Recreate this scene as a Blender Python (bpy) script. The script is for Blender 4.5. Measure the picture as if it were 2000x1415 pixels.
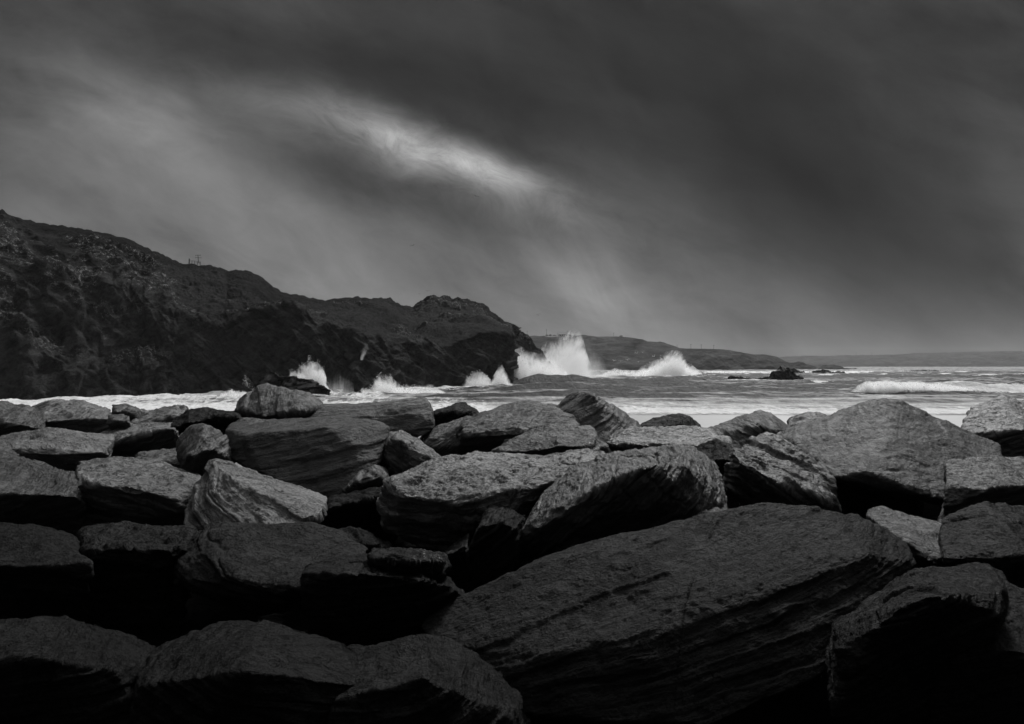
import bpy, bmesh, math, random
import numpy as np
from mathutils import Vector

for o in list(bpy.data.objects):
    bpy.data.objects.remove(o)
scene = bpy.context.scene
COL = scene.collection
R = math.radians

# ------------------------------------------------------------------ camera
F, HX, HY, H = 1600.0, 1000.0, 714.0, 4.5      # focal length in picture units, horizon line, eye height
cam_d = bpy.data.cameras.new('camera')
cam = bpy.data.objects.new('camera', cam_d)
COL.objects.link(cam)
cam.location = (0, 0, H)
cam.rotation_euler = (R(90), 0, 0)
cam_d.sensor_width = 36.0
cam_d.lens = F / 2000 * 36
cam_d.shift_y = (HY - 707.5) / 2000.0
cam_d.clip_start = 0.05
cam_d.clip_end = 30000
scene.camera = cam

# ------------------------------------------------------------------ exposure
scene.view_settings.view_transform = 'Standard'
scene.view_settings.look = 'None'
scene.view_settings.gamma = 1.0
scene.view_settings.exposure = 0.0
cy = scene.cycles
cy.max_bounces = 8
cy.diffuse_bounces = 3
cy.glossy_bounces = 2
cy.transparent_max_bounces = 64
cy.volume_bounces = 4
cy.volume_step_rate = 1.0
cy.volume_max_steps = 256
cy.use_denoising = True
cy.sample_clamp_indirect = 4

# ------------------------------------------------------------------ sun
SUN_DIR = Vector((0.26, 0.66, 0.66)).normalized()
SUN_EL = math.asin(SUN_DIR.z)
SUN_AZ = math.atan2(SUN_DIR.x, SUN_DIR.y)
sd = bpy.data.lights.new('sun', 'SUN')
sd.energy = 3.2
sd.angle = R(12)
sd.color = (1, 1, 1)
so = bpy.data.objects.new('sun', sd)
COL.objects.link(so)
so.rotation_euler = (-SUN_DIR).to_track_quat('-Z', 'Y').to_euler()
so.location = (20, 0, 60)


# ------------------------------------------------------------------ node helpers
class NT:
    def __init__(s, tree):
        s.t = tree
        tree.nodes.clear()

    def n(s, typ, **kw):
        nd = s.t.nodes.new(typ)
        for k, v in kw.items():
            setattr(nd, k, v)
        return nd

    def lk(s, a, b):
        s.t.links.new(a, b)

    def put(s, sock, v):
        if isinstance(v, bpy.types.NodeSocket):
            s.lk(v, sock)
        else:
            sock.default_value = v

    def m(s, op, a, b=None, c=None, clamp=False):
        nd = s.n('ShaderNodeMath', operation=op, use_clamp=clamp)
        s.put(nd.inputs[0], a)
        if b is not None: s.put(nd.inputs[1], b)
        if c is not None: s.put(nd.inputs[2], c)
        return nd.outputs[0]

    def add(s, a, b): return s.m('ADD', a, b)
    def sub(s, a, b): return s.m('SUBTRACT', a, b)
    def mul(s, a, b): return s.m('MULTIPLY', a, b)

    def mapr(s, v, a, b, c, d, smooth=True):
        nd = s.n('ShaderNodeMapRange', interpolation_type='SMOOTHSTEP' if smooth else 'LINEAR')
        s.put(nd.inputs[0], v)
        for i, x in enumerate((a, b, c, d)):
            s.put(nd.inputs[1 + i], x)
        return nd.outputs[0]

    def xyz(s, x, y, z):
        nd = s.n('ShaderNodeCombineXYZ')
        for i, v in enumerate((x, y, z)):
            s.put(nd.inputs[i], v)
        return nd.outputs[0]

    def noise(s, vec, scale, detail=4, rough=0.55, dist=0.0):
        nd = s.n('ShaderNodeTexNoise')
        s.put(nd.inputs['Vector'], vec)
        nd.inputs['Scale'].default_value = scale
        nd.inputs['Detail'].default_value = detail
        nd.inputs['Roughness'].default_value = rough
        nd.inputs['Distortion'].default_value = dist
        return nd.outputs[0]

    def vscale(s, vec, sc, rot=(0, 0, 0)):
        if any(rot):                      # turn first, then stretch
            n0 = s.n('ShaderNodeMapping')
            s.put(n0.inputs['Vector'], vec)
            n0.inputs['Rotation'].default_value = rot
            vec = n0.outputs[0]
        nd = s.n('ShaderNodeMapping')
        s.put(nd.inputs['Vector'], vec)
        nd.inputs['Scale'].default_value = sc
        return nd.outputs[0]


# ------------------------------------------------------------------ world: storm sky
W = bpy.data.worlds.new('World')
scene.world = W
W.use_nodes = True
w = NT(W.node_tree)
tc = w.n('ShaderNodeTexCoord')
sep = w.n('ShaderNodeSeparateXYZ')
w.lk(tc.outputs['Generated'], sep.inputs[0])
dx, dy, dz = sep.outputs
fy = w.m('MAXIMUM', dy, 0.10)
U0 = w.m('DIVIDE', dx, fy)          # horizontal tangent of the direction (east of north)
V0 = w.m('DIVIDE', dz, fy)          # vertical tangent of the direction
uv = w.xyz(U0, V0, 0.0)
wn = w.n('ShaderNodeTexNoise')
w.lk(uv, wn.inputs['Vector'])
wn.inputs['Scale'].default_value = 5.0
wn.inputs['Detail'].default_value = 5
ws = w.n('ShaderNodeSeparateXYZ')
w.lk(wn.outputs['Color'], ws.inputs[0])
U = w.add(U0, w.mul(w.sub(ws.outputs[0], 0.5), 0.055))
V = w.add(V0, w.mul(w.sub(ws.outputs[1], 0.5), 0.055))


def blob(px, py, sx, sy, rot, amp, u=None, v=None):
    """soft elliptical cloud patch, centre and size given on the sky's tangent plane"""
    cu, cv = (px - HX) / F, (HY - py) / F
    a = R(rot)
    du, dv = w.sub(u or U, cu), w.sub(v or V, cv)
    p = w.add(w.mul(du, math.cos(a)), w.mul(dv, math.sin(a)))
    q = w.sub(w.mul(dv, math.cos(a)), w.mul(du, math.sin(a)))
    p = w.mul(p, F / sx)
    q = w.mul(q, F / sy)
    r = w.add(w.mul(p, p), w.mul(q, q))
    return w.mul(w.m('EXPONENT', w.mul(r, -1.0)), amp)


base = w.mapr(V, 0.0, 0.34, 0.150, 0.056, smooth=False)
parts = [
    blob(420, 540, 600, 210, 0, 0.045),
    blob(280, 250, 270, 100, -20, 0.12),
    blob(600, 225, 260, 42, -22, 0.075),
    blob(760, 272, 150, 48, -27, 0.13),
    blob(900, 322, 170, 34, -22, 0.25),
    blob(980, 345, 95, 20, -18, 0.20),
    blob(1130, 545, 150, 60, -40, 0.062),
    blob(1190, 555, 80, 45, -60, 0.05),
    blob(1390, 590, 200, 75, -20, 0.022),
]
L = base
for p_ in parts:
    L = w.add(L, p_)
for p_ in [blob(640, 350, 260, 50, -20, 0.42), blob(1000, 215, 330, 62, -17, 0.42), blob(960, 430, 300, 50, -22, 0.30), blob(960, 268, 260, 26, -21, 0.38), blob(1580, 340, 490, 220, -24, 0.77), blob(1740, 500, 320, 140, -12, 0.45), blob(620, 130, 460, 80, -8, 0.35), blob(1300, 60, 900, 120, 0, 0.35)]:
    L = w.mul(L, w.sub(1.0, p_))
# fine wisps: soft billows, and rain streaks hanging in slanting curtains
n1 = w.noise(w.vscale(w.xyz(U, V, 0.0), (4, 11, 1), (0, 0, R(22))), 1.0, 8, 0.58, 0.4)
n2 = w.noise(w.vscale(w.xyz(U, V, 0.3), (17.0, 3.0, 1), (0, 0, R(-33))), 1.0, 5, 0.55, 0.5)
n4 = w.noise(w.vscale(w.xyz(U, V, 0.9), (14, 26, 1), (0, 0, R(22))), 1.0, 9, 0.72, 0.9)
n5 = w.noise(w.vscale(w.xyz(U, V, 0.5), (9.0, 1.6, 1), (0, 0, R(-14))), 1.0, 4, 0.5, 0.3)
streaky = w.mul(blob(1180, 575, 230, 85, -35, 1.0, U0, V0), 1.3)
mod = w.mapr(n1, 0.25, 0.75, 0.58, 1.42, False)
mod = w.add(mod, w.mul(w.sub(n2, 0.5), w.add(streaky, 0.26)))
mod = w.add(mod, w.mul(w.sub(n5, 0.5), 0.50))
mod = w.add(mod, w.mul(w.sub(n4, 0.5), w.add(0.42, w.mul(blob(850, 300, 330, 75, -23, 1.0, U0, V0), 1.7))))
L = w.m('MAXIMUM', w.mul(L, mod), 0.012)
# sky behind the camera, made brighter to lift the sides turned this way
back = w.mapr(dy, -0.45, 0.1, 2.3, 1.0)
L = w.mul(L, back)
# unseen bright patch added high in front to light upward faces
glowv = w.n('ShaderNodeVectorMath', operation='DOT_PRODUCT')
w.lk(tc.outputs['Generated'], glowv.inputs[0])
glowv.inputs[1].default_value = Vector((0.10, 0.34, 0.93)).normalized()
glow = w.mapr(glowv.outputs['Value'], 0.78, 0.995, 0.0, 2.3)
L = w.add(L, glow)
skyt = w.n('ShaderNodeTexSky', sky_type='NISHITA')
skyt.sun_disc = False
skyt.sun_elevation = SUN_EL
skyt.sun_rotation = SUN_AZ
bw = w.n('ShaderNodeRGBToBW')
w.lk(skyt.outputs[0], bw.inputs[0])
clear = w.add(w.mul(glow, 0.3), 0.006)
L = w.add(L, w.mul(w.mul(bw.outputs[0], 0.1), clear))
bg = w.n('ShaderNodeBackground')
w.lk(L, bg.inputs['Color'])
bg.inputs['Strength'].default_value = 1.0
wo = w.n('ShaderNodeOutputWorld')
w.lk(bg.outputs[0], wo.inputs[0])

# ------------------------------------------------------------------ noise on arrays
_rng = np.random.default_rng(7)
_perm = _rng.permutation(256).astype(np.int32)
_perm = np.concatenate([_perm, _perm, _perm])
_g = _rng.normal(size=(256, 3)).astype(np.float32)
_g /= np.linalg.norm(_g, axis=1)[:, None]


def pn(p):
    """gradient noise, about -0.7..0.7"""
    p = np.asarray(p, dtype=np.float32)
    i = np.floor(p).astype(np.int32)
    f = p - i
    i &= 255
    u = f * f * f * (f * (f * 6 - 15) + 10)
    out = np.zeros(len(p), np.float32)
    for a in (0, 1):
        wa = u[:, 0] if a else 1 - u[:, 0]
        for b in (0, 1):
            wb = wa * (u[:, 1] if b else 1 - u[:, 1])
            pab = _perm[_perm[(i[:, 0] + a) & 255] + ((i[:, 1] + b) & 255)]
            for c in (0, 1):
                h = _perm[pab + ((i[:, 2] + c) & 255)]
                g = _g[h]
                d = g[:, 0] * (f[:, 0] - a) + g[:, 1] * (f[:, 1] - b) + g[:, 2] * (f[:, 2] - c)
                out += d * wb * (u[:, 2] if c else 1 - u[:, 2])
    return out * 1.4


def fbm(p, o=4, gain=0.5):
    p = np.asarray(p, dtype=np.float32)
    s, a = np.zeros(len(p), np.float32), 1.0
    for k in range(o):
        s += a * pn(p + 17.3 * k)
        p = p * 2.03
        a *= gain
    return s


def ridged(p, o=3):
    p = np.asarray(p, dtype=np.float32)
    s, a = np.zeros(len(p), np.float32), 1.0
    for k in range(o):
        s += a * (1 - 2.4 * np.abs(pn(p + 9.1 * k)))
        p = p * 2.1
        a *= 0.5
    return s


def sstep(a, b, x):
    t = np.clip((x - a) / (b - a), 0, 1)
    return t * t * (3 - 2 * t)


# ------------------------------------------------------------------ materials
def mat(name):
    m = bpy.data.materials.new(name)
    m.use_nodes = True
    k = NT(m.node_tree)
    out = k.n('ShaderNodeOutputMaterial')
    bs = k.n('ShaderNodeBsdfPrincipled')
    k.lk(bs.outputs[0], out.inputs[0])
    return m, k, bs, out


def grey(k, v):
    nd = k.n('ShaderNodeCombineColor')
    for i in range(3):
        k.put(nd.inputs[i], v)
    return nd.outputs[0]


def bump(k, h, strength, dist, normal=None):
    b = k.n('ShaderNodeBump')
    b.inputs['Strength'].default_value = strength
    b.inputs['Distance'].default_value = dist
    k.lk(h, b.inputs['Height'])
    if normal is not None:
        k.lk(normal, b.inputs['Normal'])
    return b.outputs[0]


def rock_mat(name, alb, rough=0.58, spec=0.45, quartz=0.0, bedk=1.0):
    m, k, bs, out = mat(name)
    at = k.n('ShaderNodeAttribute', attribute_name='bed')       # position in the rock's own bedding frame
    v = at.outputs['Vector']
    b = k.noise(v, 0.9, 5, 0.6)                                        # broad stains
    b2 = k.noise(v, 2.7, 4, 0.6)
    g = k.noise(v, 48.0, 4, 0.75)                                      # grain
    c = k.noise(k.vscale(v, (1, 1, 2.4)), 9.0, 7, 0.72)
    a = k.noise(k.vscale(v, (0.42, 0.6, 8.0)), 1.6, 6, 0.62, 0.25)      # bedding
    a2 = k.noise(k.vscale(v, (0.42, 0.6, 13.0)), 2.4, 5, 0.6, 0.2)
    a3 = k.noise(k.vscale(v, (2.0, 0.5, 0.5), (0.3, 0.5, 0.6)), 1.3, 6, 0.7, 0.3)      # joints across it

    def crack(n, wd):
        return k.sub(1.0, k.mapr(k.m('ABSOLUTE', k.sub(n, 0.5)), 0.0, wd, 0.0, 1.0))
    c1 = k.mul(crack(a, 0.030), k.mapr(b, 0.40, 0.58, 0.0, 1.0))
    c2 = k.mul(crack(a2, 0.035), k.mapr(b2, 0.42, 0.60, 0.0, 0.8))
    c3 = k.mul(crack(a3, 0.012), k.mapr(b2, 0.50, 0.62, 0.8, 0.0))
    ck = k.m('MINIMUM', k.add(c1, k.add(c2, c3)), 1.0)
    t = k.add(k.mul(a, 0.5), k.add(k.mul(b, 0.9), k.add(k.mul(g, 0.75), k.mul(c, 0.6))))
    t = k.mapr(t, 1.375 - 0.30, 1.375 + 0.30, 0.25, 1.85, False)
    oi = k.n('ShaderNodeObjectInfo')
    t = k.mul(t, k.mapr(oi.outputs['Random'], 0, 1, 0.74, 1.26, False))
    t = k.mul(t, k.sub(1.0, k.mul(ck, 0.55)))
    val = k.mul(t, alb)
    if quartz:
        qa = k.n('ShaderNodeAttribute', attribute_name='vein').outputs['Fac']
        sp = k.mapr(k.noise(v, 30.0, 5, 0.85), 0.55, 0.63, 0, 1)
        val = k.add(val, k.mul(k.mul(sp, qa), quartz))
    k.lk(grey(k, val), bs.inputs['Base Color'])
    k.put(bs.inputs['Roughness'], k.mapr(c, 0.3, 0.7, rough - 0.20, rough + 0.16, False))
    bs.inputs['Specular IOR Level'].default_value = spec
    n_ = bump(k, a, 1.0, 0.075 * bedk)
    n_ = bump(k, a2, 1.0, 0.038 * bedk, n_)
    n_ = bump(k, k.sub(1.0, ck), 1.0, 0.022, n_)
    n_ = bump(k, c, 1.0, 0.075 - 0.04 * bedk, n_)
    n_ = bump(k, g, 1.0, 0.026 - 0.010 * bedk, n_)
    k.lk(n_, bs.inputs['Normal'])
    return m


ROCK = rock_mat('rock_grey', 0.086, 0.56, 0.26, quartz=0.5)
ROCK_MID = rock_mat('rock_granular', 0.058, 0.60, 0.20, quartz=0.6, bedk=0.25)
ROCK_DARK = rock_mat('rock_dark', 0.050, 0.58, 0.20, quartz=0.4)
ROCK_DULL = rock_mat('rock_dark_granular', 0.052, 0.60, 0.18, bedk=0.2)
ROCK_BLACK = rock_mat('rock_black', 0.010, 0.65, 0.04)  # near-black copy of the rock; on gap stones it paints in the shade
ROCK_FRONT_SHADE = rock_mat('rock_front_shade', 0.0135, 0.58, 0.05, quartz=0.3)  # darker rock copy: the foreground's shading is put into its colour
SEAROCK = rock_mat('rock_sea', 0.008, 0.65, 0.03)

# cliff: rock, grass and lichen zones
CLIFF, k, bs, _o = mat('cliff_rock_and_turf')
pos = k.n('ShaderNodeTexCoord').outputs['Object']
gz = k.n('ShaderNodeAttribute', attribute_name='turf').outputs['Fac']
lz = k.n('ShaderNodeAttribute', attribute_name='lichen').outputs['Fac']
dn = k.noise(k.vscale(pos, (0.55, 0.3, 1.1), (0, R(38), 0)), 1.0, 9, 0.7, 0.5)
fn = k.noise(pos, 2.6, 5, 0.75)
gn = k.noise(k.vscale(pos, (0.5, 0.3, 1.5)), 1.3, 8, 0.72)
rv = k.mul(k.mapr(dn, 0.32, 0.68, 0.12, 2.2, False), 0.030)
gv = k.mul(k.mapr(k.add(k.mul(gn, .6), k.mul(fn, .4)), 0.34, 0.66, 0.25, 1.75, False), 0.018)
lv = k.mul(k.mapr(k.noise(pos, 1.5, 5, 0.85), 0.53, 0.60, 0, 1), lz)
mx = k.add(k.mul(rv, k.sub(1.0, gz)), k.mul(gv, gz))
ha = k.n('ShaderNodeAttribute', attribute_name='heath').outputs['Fac']
mx = k.mul(mx, k.sub(1.0, k.mul(ha, k.mapr(gn, 0.35, 0.6, 0.9, 0.6, False))))
mx = k.add(mx, k.mul(lv, 0.26))
k.lk(grey(k, mx), bs.inputs['Base Color'])
bs.inputs['Roughness'].default_value = 0.9
bs.inputs['Specular IOR Level'].default_value = 0.04
n_ = bump(k, dn, 1.0, 1.2)
n_ = bump(k, fn, 1.0, 0.45, n_)
k.lk(n_, bs.inputs['Normal'])

HILL, k, bs, _o = mat('moorland')
pos = k.n('ShaderNodeTexCoord').outputs['Object']
a = k.noise(k.vscale(pos, (0.016, 0.01, 0.10), (0, R(10), 0)), 1.0, 9, 0.72, 0.8)
b = k.noise(k.vscale(pos, (0.09, 0.05, 0.5)), 1.0, 6, 0.7)
k.lk(grey(k, k.mul(k.mapr(k.add(k.mul(a, .6), k.mul(b, .4)), 0.38, 0.62, 0.15, 1.9, False), 0.042)), bs.inputs['Base Color'])
bs.inputs['Roughness'].default_value = 1
bs.inputs['Specular IOR Level'].default_value = 0.03
k.lk(bump(k, a, 1.0, 6.0), bs.inputs['Normal'])

# sea
SEA, k, bs, _o = mat('sea_water')
pos = k.n('ShaderNodeTexCoord').outputs['Object']
fo = k.n('ShaderNodeAttribute', attribute_name='foam').outputs['Fac']
r1 = k.noise(k.vscale(pos, (0.50, 0.12, 0.6)), 1.0, 7, 0.70, 0.3)
r2 = k.noise(k.vscale(pos, (1.9, 0.50, 2.0)), 1.0, 6, 0.72, 0.2)
lace = k.noise(k.vscale(pos, (0.40, 0.17, 0.7)), 1.0, 8, 0.74, 1.0)
fm = k.mapr(k.add(fo, k.add(k.mul(k.sub(lace, 0.5), 1.3), k.mul(k.sub(r2, 0.5), 1.1))), 0.36, 0.70, 0, 1)
ch = k.n('ShaderNodeAttribute', attribute_name='churn_shade').outputs['Fac']
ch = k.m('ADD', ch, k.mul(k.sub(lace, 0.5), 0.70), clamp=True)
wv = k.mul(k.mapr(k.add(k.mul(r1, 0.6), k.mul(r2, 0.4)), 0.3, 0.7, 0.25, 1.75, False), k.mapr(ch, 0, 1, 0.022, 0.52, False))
val = k.add(k.mul(wv, k.sub(1.0, fm)), k.mul(fm, k.mapr(r2, 0.3, 0.7, 0.62, 0.9, False)))
k.lk(grey(k, val), bs.inputs['Base Color'])
k.put(bs.inputs['Roughness'], k.mapr(k.add(fm, k.mul(ch, 0.5)), 0, 1, 0.45, 0.95, False))
bs.inputs['Specular IOR Level'].default_value = 0.03
n_ = bump(k, r1, 1.0, 0.9)
n_ = bump(k, r2, 1.0, 0.4, n_)
k.lk(n_, bs.inputs['Normal'])

SAND, k, bs, _o = mat('wet_sand')
pos = k.n('ShaderNodeTexCoord').outputs['Object']
a = k.noise(k.vscale(pos, (0.12, 0.5, 1)), 1.0, 6, 0.6)
k.lk(grey(k, k.mapr(a, 0.3, 0.7, 0.15, 0.2, False)), bs.inputs['Base Color'])
bs.inputs['Roughness'].default_value = 0.42
k.lk(bump(k, k.noise(pos, 3.0, 5, 0.6), 0.3, 0.05), bs.inputs['Normal'])

SOIL, k, bs, _o = mat('rubble_core')
pos = k.n('ShaderNodeTexCoord').outputs['Object']
a = k.noise(pos, 4.0, 6, 0.7)
k.lk(grey(k, k.mapr(a, 0.3, 0.7, 0.008, 0.022, False)), bs.inputs['Base Color'])
bs.inputs['Roughness'].default_value = 0.95
bs.inputs['Specular IOR Level'].default_value = 0.05
k.lk(bump(k, a, 1.0, 0.15), bs.inputs['Normal'])


def spray_mat(name, alpha):
    m = bpy.data.materials.new(name)
    m.use_nodes = True
    k = NT(m.node_tree)
    out = k.n('ShaderNodeOutputMaterial')
    d = k.n('ShaderNodeBsdfDiffuse'); d.inputs[0].default_value = (0.9, 0.9, 0.9, 1)
    t = k.n('ShaderNodeBsdfTranslucent'); t.inputs[0].default_value = (0.9, 0.9, 0.9, 1)
    x = k.n('ShaderNodeMixShader'); x.inputs[0].default_value = 0.5
    k.lk(d.outputs[0], x.inputs[1]); k.lk(t.outputs[0], x.inputs[2])
    tr = k.n('ShaderNodeBsdfTransparent')
    y = k.n('ShaderNodeMixShader'); y.inputs[0].default_value = alpha
    k.lk(tr.outputs[0], y.inputs[1]); k.lk(x.outputs[0], y.inputs[2])
    k.lk(y.outputs[0], out.inputs[0])
    return m


SPRAY = spray_mat('sea_spray', 0.42)
MIST = spray_mat('sea_mist', 0.13)


def plain(name, v, rough=0.8):
    m, k, bs, _ = mat(name)
    pos = k.n('ShaderNodeTexCoord').outputs['Object']
    a = k.noise(pos, 3.0, 4, 0.6)
    k.lk(grey(k, k.mapr(a, 0.3, 0.7, v * 0.85, v * 1.15, False)), bs.inputs['Base Color'])
    bs.inputs['Roughness'].default_value = rough
    return m


WHITEWALL = plain('white_render', 0.85)
SLATE = plain('roof_slate', 0.06)
GLASS = plain('window_dark', 0.02, 0.2)
TIMBER = plain('weathered_timber', 0.03)
METAL = plain('dull_metal', 0.03, 0.5)
GULLW = plain('gull_white', 0.85)
GULLD = plain('gull_grey', 0.012)
BUSHM = plain('gorse', 0.03)


# ------------------------------------------------------------------ object helpers
def P(x, y, D):
    return np.array([(x - HX) / F * D, D, H - (y - HY) / F * D])


def tag(o, label=None, cat=None, group=None, kind=None):
    if label: o['label'] = label
    if cat: o['category'] = cat
    if group: o['group'] = group
    if kind: o['kind'] = kind
    return o


def link(name, me, parent=None):
    o = bpy.data.objects.new(name, me)
    COL.objects.link(o)
    if parent: o.parent = parent
    return o


def mesh_np(name, verts, faces, mats, smooth=True):
    """verts (N,3), faces (M,3 or 4) integer array"""
    me = bpy.data.meshes.new(name)
    verts = np.asarray(verts, np.float32)
    faces = np.asarray(faces, np.int32)
    n, q = faces.shape
    me.vertices.add(len(verts)); me.vertices.foreach_set('co', verts.ravel())
    me.loops.add(n * q); me.loops.foreach_set('vertex_index', faces.ravel())
    me.polygons.add(n)
    me.polygons.foreach_set('loop_start', np.arange(0, n * q, q, dtype=np.int32))
    me.polygons.foreach_set('loop_total', np.full(n, q, np.int32))
    me.polygons.foreach_set('use_smooth', np.full(n, smooth))
    for m_ in (mats if isinstance(mats, (list, tuple)) else [mats]):
        me.materials.append(m_)
    me.update(calc_edges=True)
    me.validate()
    return me


def fattr(me, name, vals):
    a = me.attributes.new(name, 'FLOAT', 'POINT')
    a.data.foreach_set('value', np.asarray(vals, np.float32))


def vattr(me, name, vals):
    a = me.attributes.new(name, 'FLOAT_VECTOR', 'POINT')
    a.data.foreach_set('vector', np.asarray(vals, np.float32).ravel())


def grid_faces(nr, nc):
    i = np.arange(nr * nc).reshape(nr, nc)
    return np.stack([i[:-1, :-1].ravel(), i[:-1, 1:].ravel(), i[1:, 1:].ravel(), i[1:, :-1].ravel()], 1)


def bm_obj(name, bm, m, parent=None, smooth=False):
    me = bpy.data.meshes.new(name)
    bm.to_mesh(me); bm.free()
    me.materials.append(m)
    if smooth:
        for p_ in me.polygons: p_.use_smooth = True
    return link(name, me, parent)


def rod(bm, a, b, r0, r1=None, seg=6):
    a, b = Vector(a), Vector(b)
    r1 = r0 if r1 is None else r1
    q = (b - a).to_track_quat('Z', 'Y')
    ra, rb = [], []
    for i in range(seg):
        t = 2 * math.pi * i / seg
        c = Vector((math.cos(t), math.sin(t), 0))
        ra.append(bm.verts.new(a + q @ (c * r0)))
        rb.append(bm.verts.new(b + q @ (c * r1)))
    for i in range(seg):
        j = (i + 1) % seg
        bm.faces.new((ra[i], ra[j], rb[j], rb[i]))
    bm.faces.new(ra[::-1]); bm.faces.new(rb)


def box(bm, x0, x1, y0, y1, z0, z1):
    v = [bm.verts.new((x, y, z)) for x in (x0, x1) for y in (y0, y1) for z in (z0, z1)]
    for f in ((0, 1, 3, 2), (4, 6, 7, 5), (0, 4, 5, 1), (2, 3, 7, 6), (0, 2, 6, 4), (1, 5, 7, 3)):
        bm.faces.new([v[i] for i in f])


# ------------------------------------------------------------------ haze (sea air)
def build_haze():
    bm = bmesh.new()
    box(bm, -3600, 3600, -60, 3400, -6, 75)
    m = bpy.data.materials.new('sea_air'); m.use_nodes = True
    k = NT(m.node_tree)
    out = k.n('ShaderNodeOutputMaterial')
    vp = k.n('ShaderNodeVolumePrincipled')
    vp.inputs['Color'].default_value = (0.9, 0.9, 0.9, 1)
    vp.inputs['Density'].default_value = 0.00009
    k.lk(vp.outputs[0], out.inputs['Volume'])
    tag(bm_obj('haze', bm, m), kind='stuff')


build_haze()


# ------------------------------------------------------------------ ground, beach
def ground_z(x, d):
    z = np.interp(d, [-30, 0, 3, 9, 14, 17, 20, 27, 60, 72.5, 90], [2.9, 2.6, 2.4, 2.6, 2.6, 2.0, 1.1, 0.6, 0.27, 0.10, -0.6])
    return z


xs = np.linspace(-160, 160, 161)
ds = np.concatenate([np.linspace(-30, 30, 61), np.linspace(32, 90, 30)])
XX, DD = np.meshgrid(xs, ds)
ZZ = ground_z(XX, DD) + 0.05 * fbm(np.stack([XX.ravel() * .12, DD.ravel() * .2, 0 * XX.ravel()], 1), 3).reshape(XX.shape)
V3 = np.stack([XX.ravel(), DD.ravel(), ZZ.ravel()], 1)
fc = grid_faces(len(ds), len(xs))
dmid = DD.ravel()[fc].mean(1)
tag(link('ground', mesh_np('ground', V3, fc[dmid < 19], SOIL)), kind='structure')
tag(link('beach', mesh_np('beach', V3, fc[dmid > 19], SAND)), kind='structure')

# sea bed / ground far out, reaching the horizon
v = np.array([(-9000, 60, -3.0), (9000, 60, -3.0), (9000, 9000, -3.0), (-9000, 9000, -3.0)], float)
tag(link('seabed', mesh_np('seabed', v, [[0, 1, 2, 3]], SOIL)), kind='structure')


# ------------------------------------------------------------------ sea
def shore(x):       # where the last thin sheet of water ends
    return 72.5 + 1.0 * np.sin(x * 0.05 + 1) + 0.6 * np.sin(x * 0.17)


def cliff_base(px):
    return np.interp(px, [-500, 0, 225, 300, 400, 500, 600, 680, 700, 745, 760, 800, 900, 985, 996, 1004, 1060, 1085],
                     [92, 100, 110, 113, 116, 118, 121, 126, 118, 118, 130, 138, 148, 156, 160, 208, 222, 228])


pxs = np.concatenate([np.linspace(-700, -50, 60)[:-1], np.linspace(-50, 2050, 760), np.linspace(2050, 2700, 60)[1:]])
ys = np.concatenate([np.linspace(835, 770, 300), np.linspace(770, 725, 330)[1:], np.linspace(725, 714.9, 60)[1:]])
ds = H * F / (ys - HY)
PX, DD = np.meshgrid(pxs, ds)
XX = (PX - HX) / F * DD
x_, d_ = XX.ravel(), DD.ravel()
px_ = PX.ravel()


def swell(dc, amp, wf, wb, x0, x1, fade, seed, wob=4.0):
    """one swell crest: dc its distance, steep towards the shore (wf), long behind (wb)"""
    c = dc + wob * fbm(np.stack([x_ / 28, 0 * x_ + seed, 0 * x_], 1), 3)
    t = d_ - c
    g = np.where(t < 0, np.exp(-(t / wf) ** 2), np.exp(-(t / wb) ** 2))
    e = sstep(x0 - fade, x0 + fade, px_) * (1 - sstep(x1 - fade, x1 + fade, px_))
    vary = np.clip(0.75 + 0.8 * fbm(np.stack([x_ / 20, 0 * x_ + seed * 3.3, 0 * x_], 1), 3), 0.15, 1.3)
    return amp * g * e * vary, t, e, vary - 0.4


Z = np.zeros_like(x_)
front_shade = np.zeros_like(x_)
swells = [  # distance, height, front width, back width, px from, px to, fade
    (430, 0.7, 14, 40, 1150, 2400, 80), (335, 0.7, 11, 26, 1120, 2400, 80), (275, 0.9, 9, 20, 1380, 2400, 80),
    (226, 1.0, 6, 16, 1010, 1420, 60), (192, 0.3, 6, 10, 1350, 2400, 90),
    (173, 2.1, 6.0, 12, 1020, 1345, 35), (160, 0.7, 5, 11, 1330, 1740, 60), (143, 1.3, 5.0, 9, 1100, 1380, 40), (141, 0.95, 4.5, 9, 1390, 1690, 40),
    (128, 1.0, 4.0, 8, 960, 1240, 50), (124, 0.7, 3.6, 8, 1260, 1640, 60), (124, 1.9, 3.0, 9, 1680, 2500, 30), (112, 0.7, 3.6, 7, 850, 1600, 120), (99, 0.35, 3, 6, 300, 1900, 200),
]
crest = np.zeros_like(x_)
for j, s_ in enumerate(swells):
    g, t, e_, vy_ = swell(*s_, seed=j * 5.7 + 1)
    Z += g
    front_shade = np.maximum(front_shade, np.clip(e_ * (0.55 + 0.9 * np.clip(vy_, 0, 1.2)), 0, 1) * (1 - sstep(-0.1 * s_[2], 0.35 * s_[2], t)) * sstep(-2.6 * s_[2], -0.9 * s_[2], t) * min(1, s_[1]))
    crest = np.maximum(crest, g * np.exp(-(t / (s_[2] * 0.35)) ** 2) / s_[1])
sea_amp = np.clip((d_ - 72) / 60, 0.03, 1.0)
Z += sea_amp * (0.38 * fbm(np.stack([x_ / 12, d_ / 6.5, 0 * x_], 1), 5, 0.55) + 0.17 * ridged(np.stack([x_ / 6 + d_ / 9, d_ / 3.0, 0 * x_ + 4], 1), 3)
              + 0.34 * sstep(98, 120, d_) * ridged(np.stack([x_ / 26 + 0.35 * fbm(np.stack([x_ / 20, d_ / 20, 0 * x_ + 5], 1), 2), d_ / 9.5 + x_ / 60, 0 * x_ + 9], 1), 4))
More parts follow.
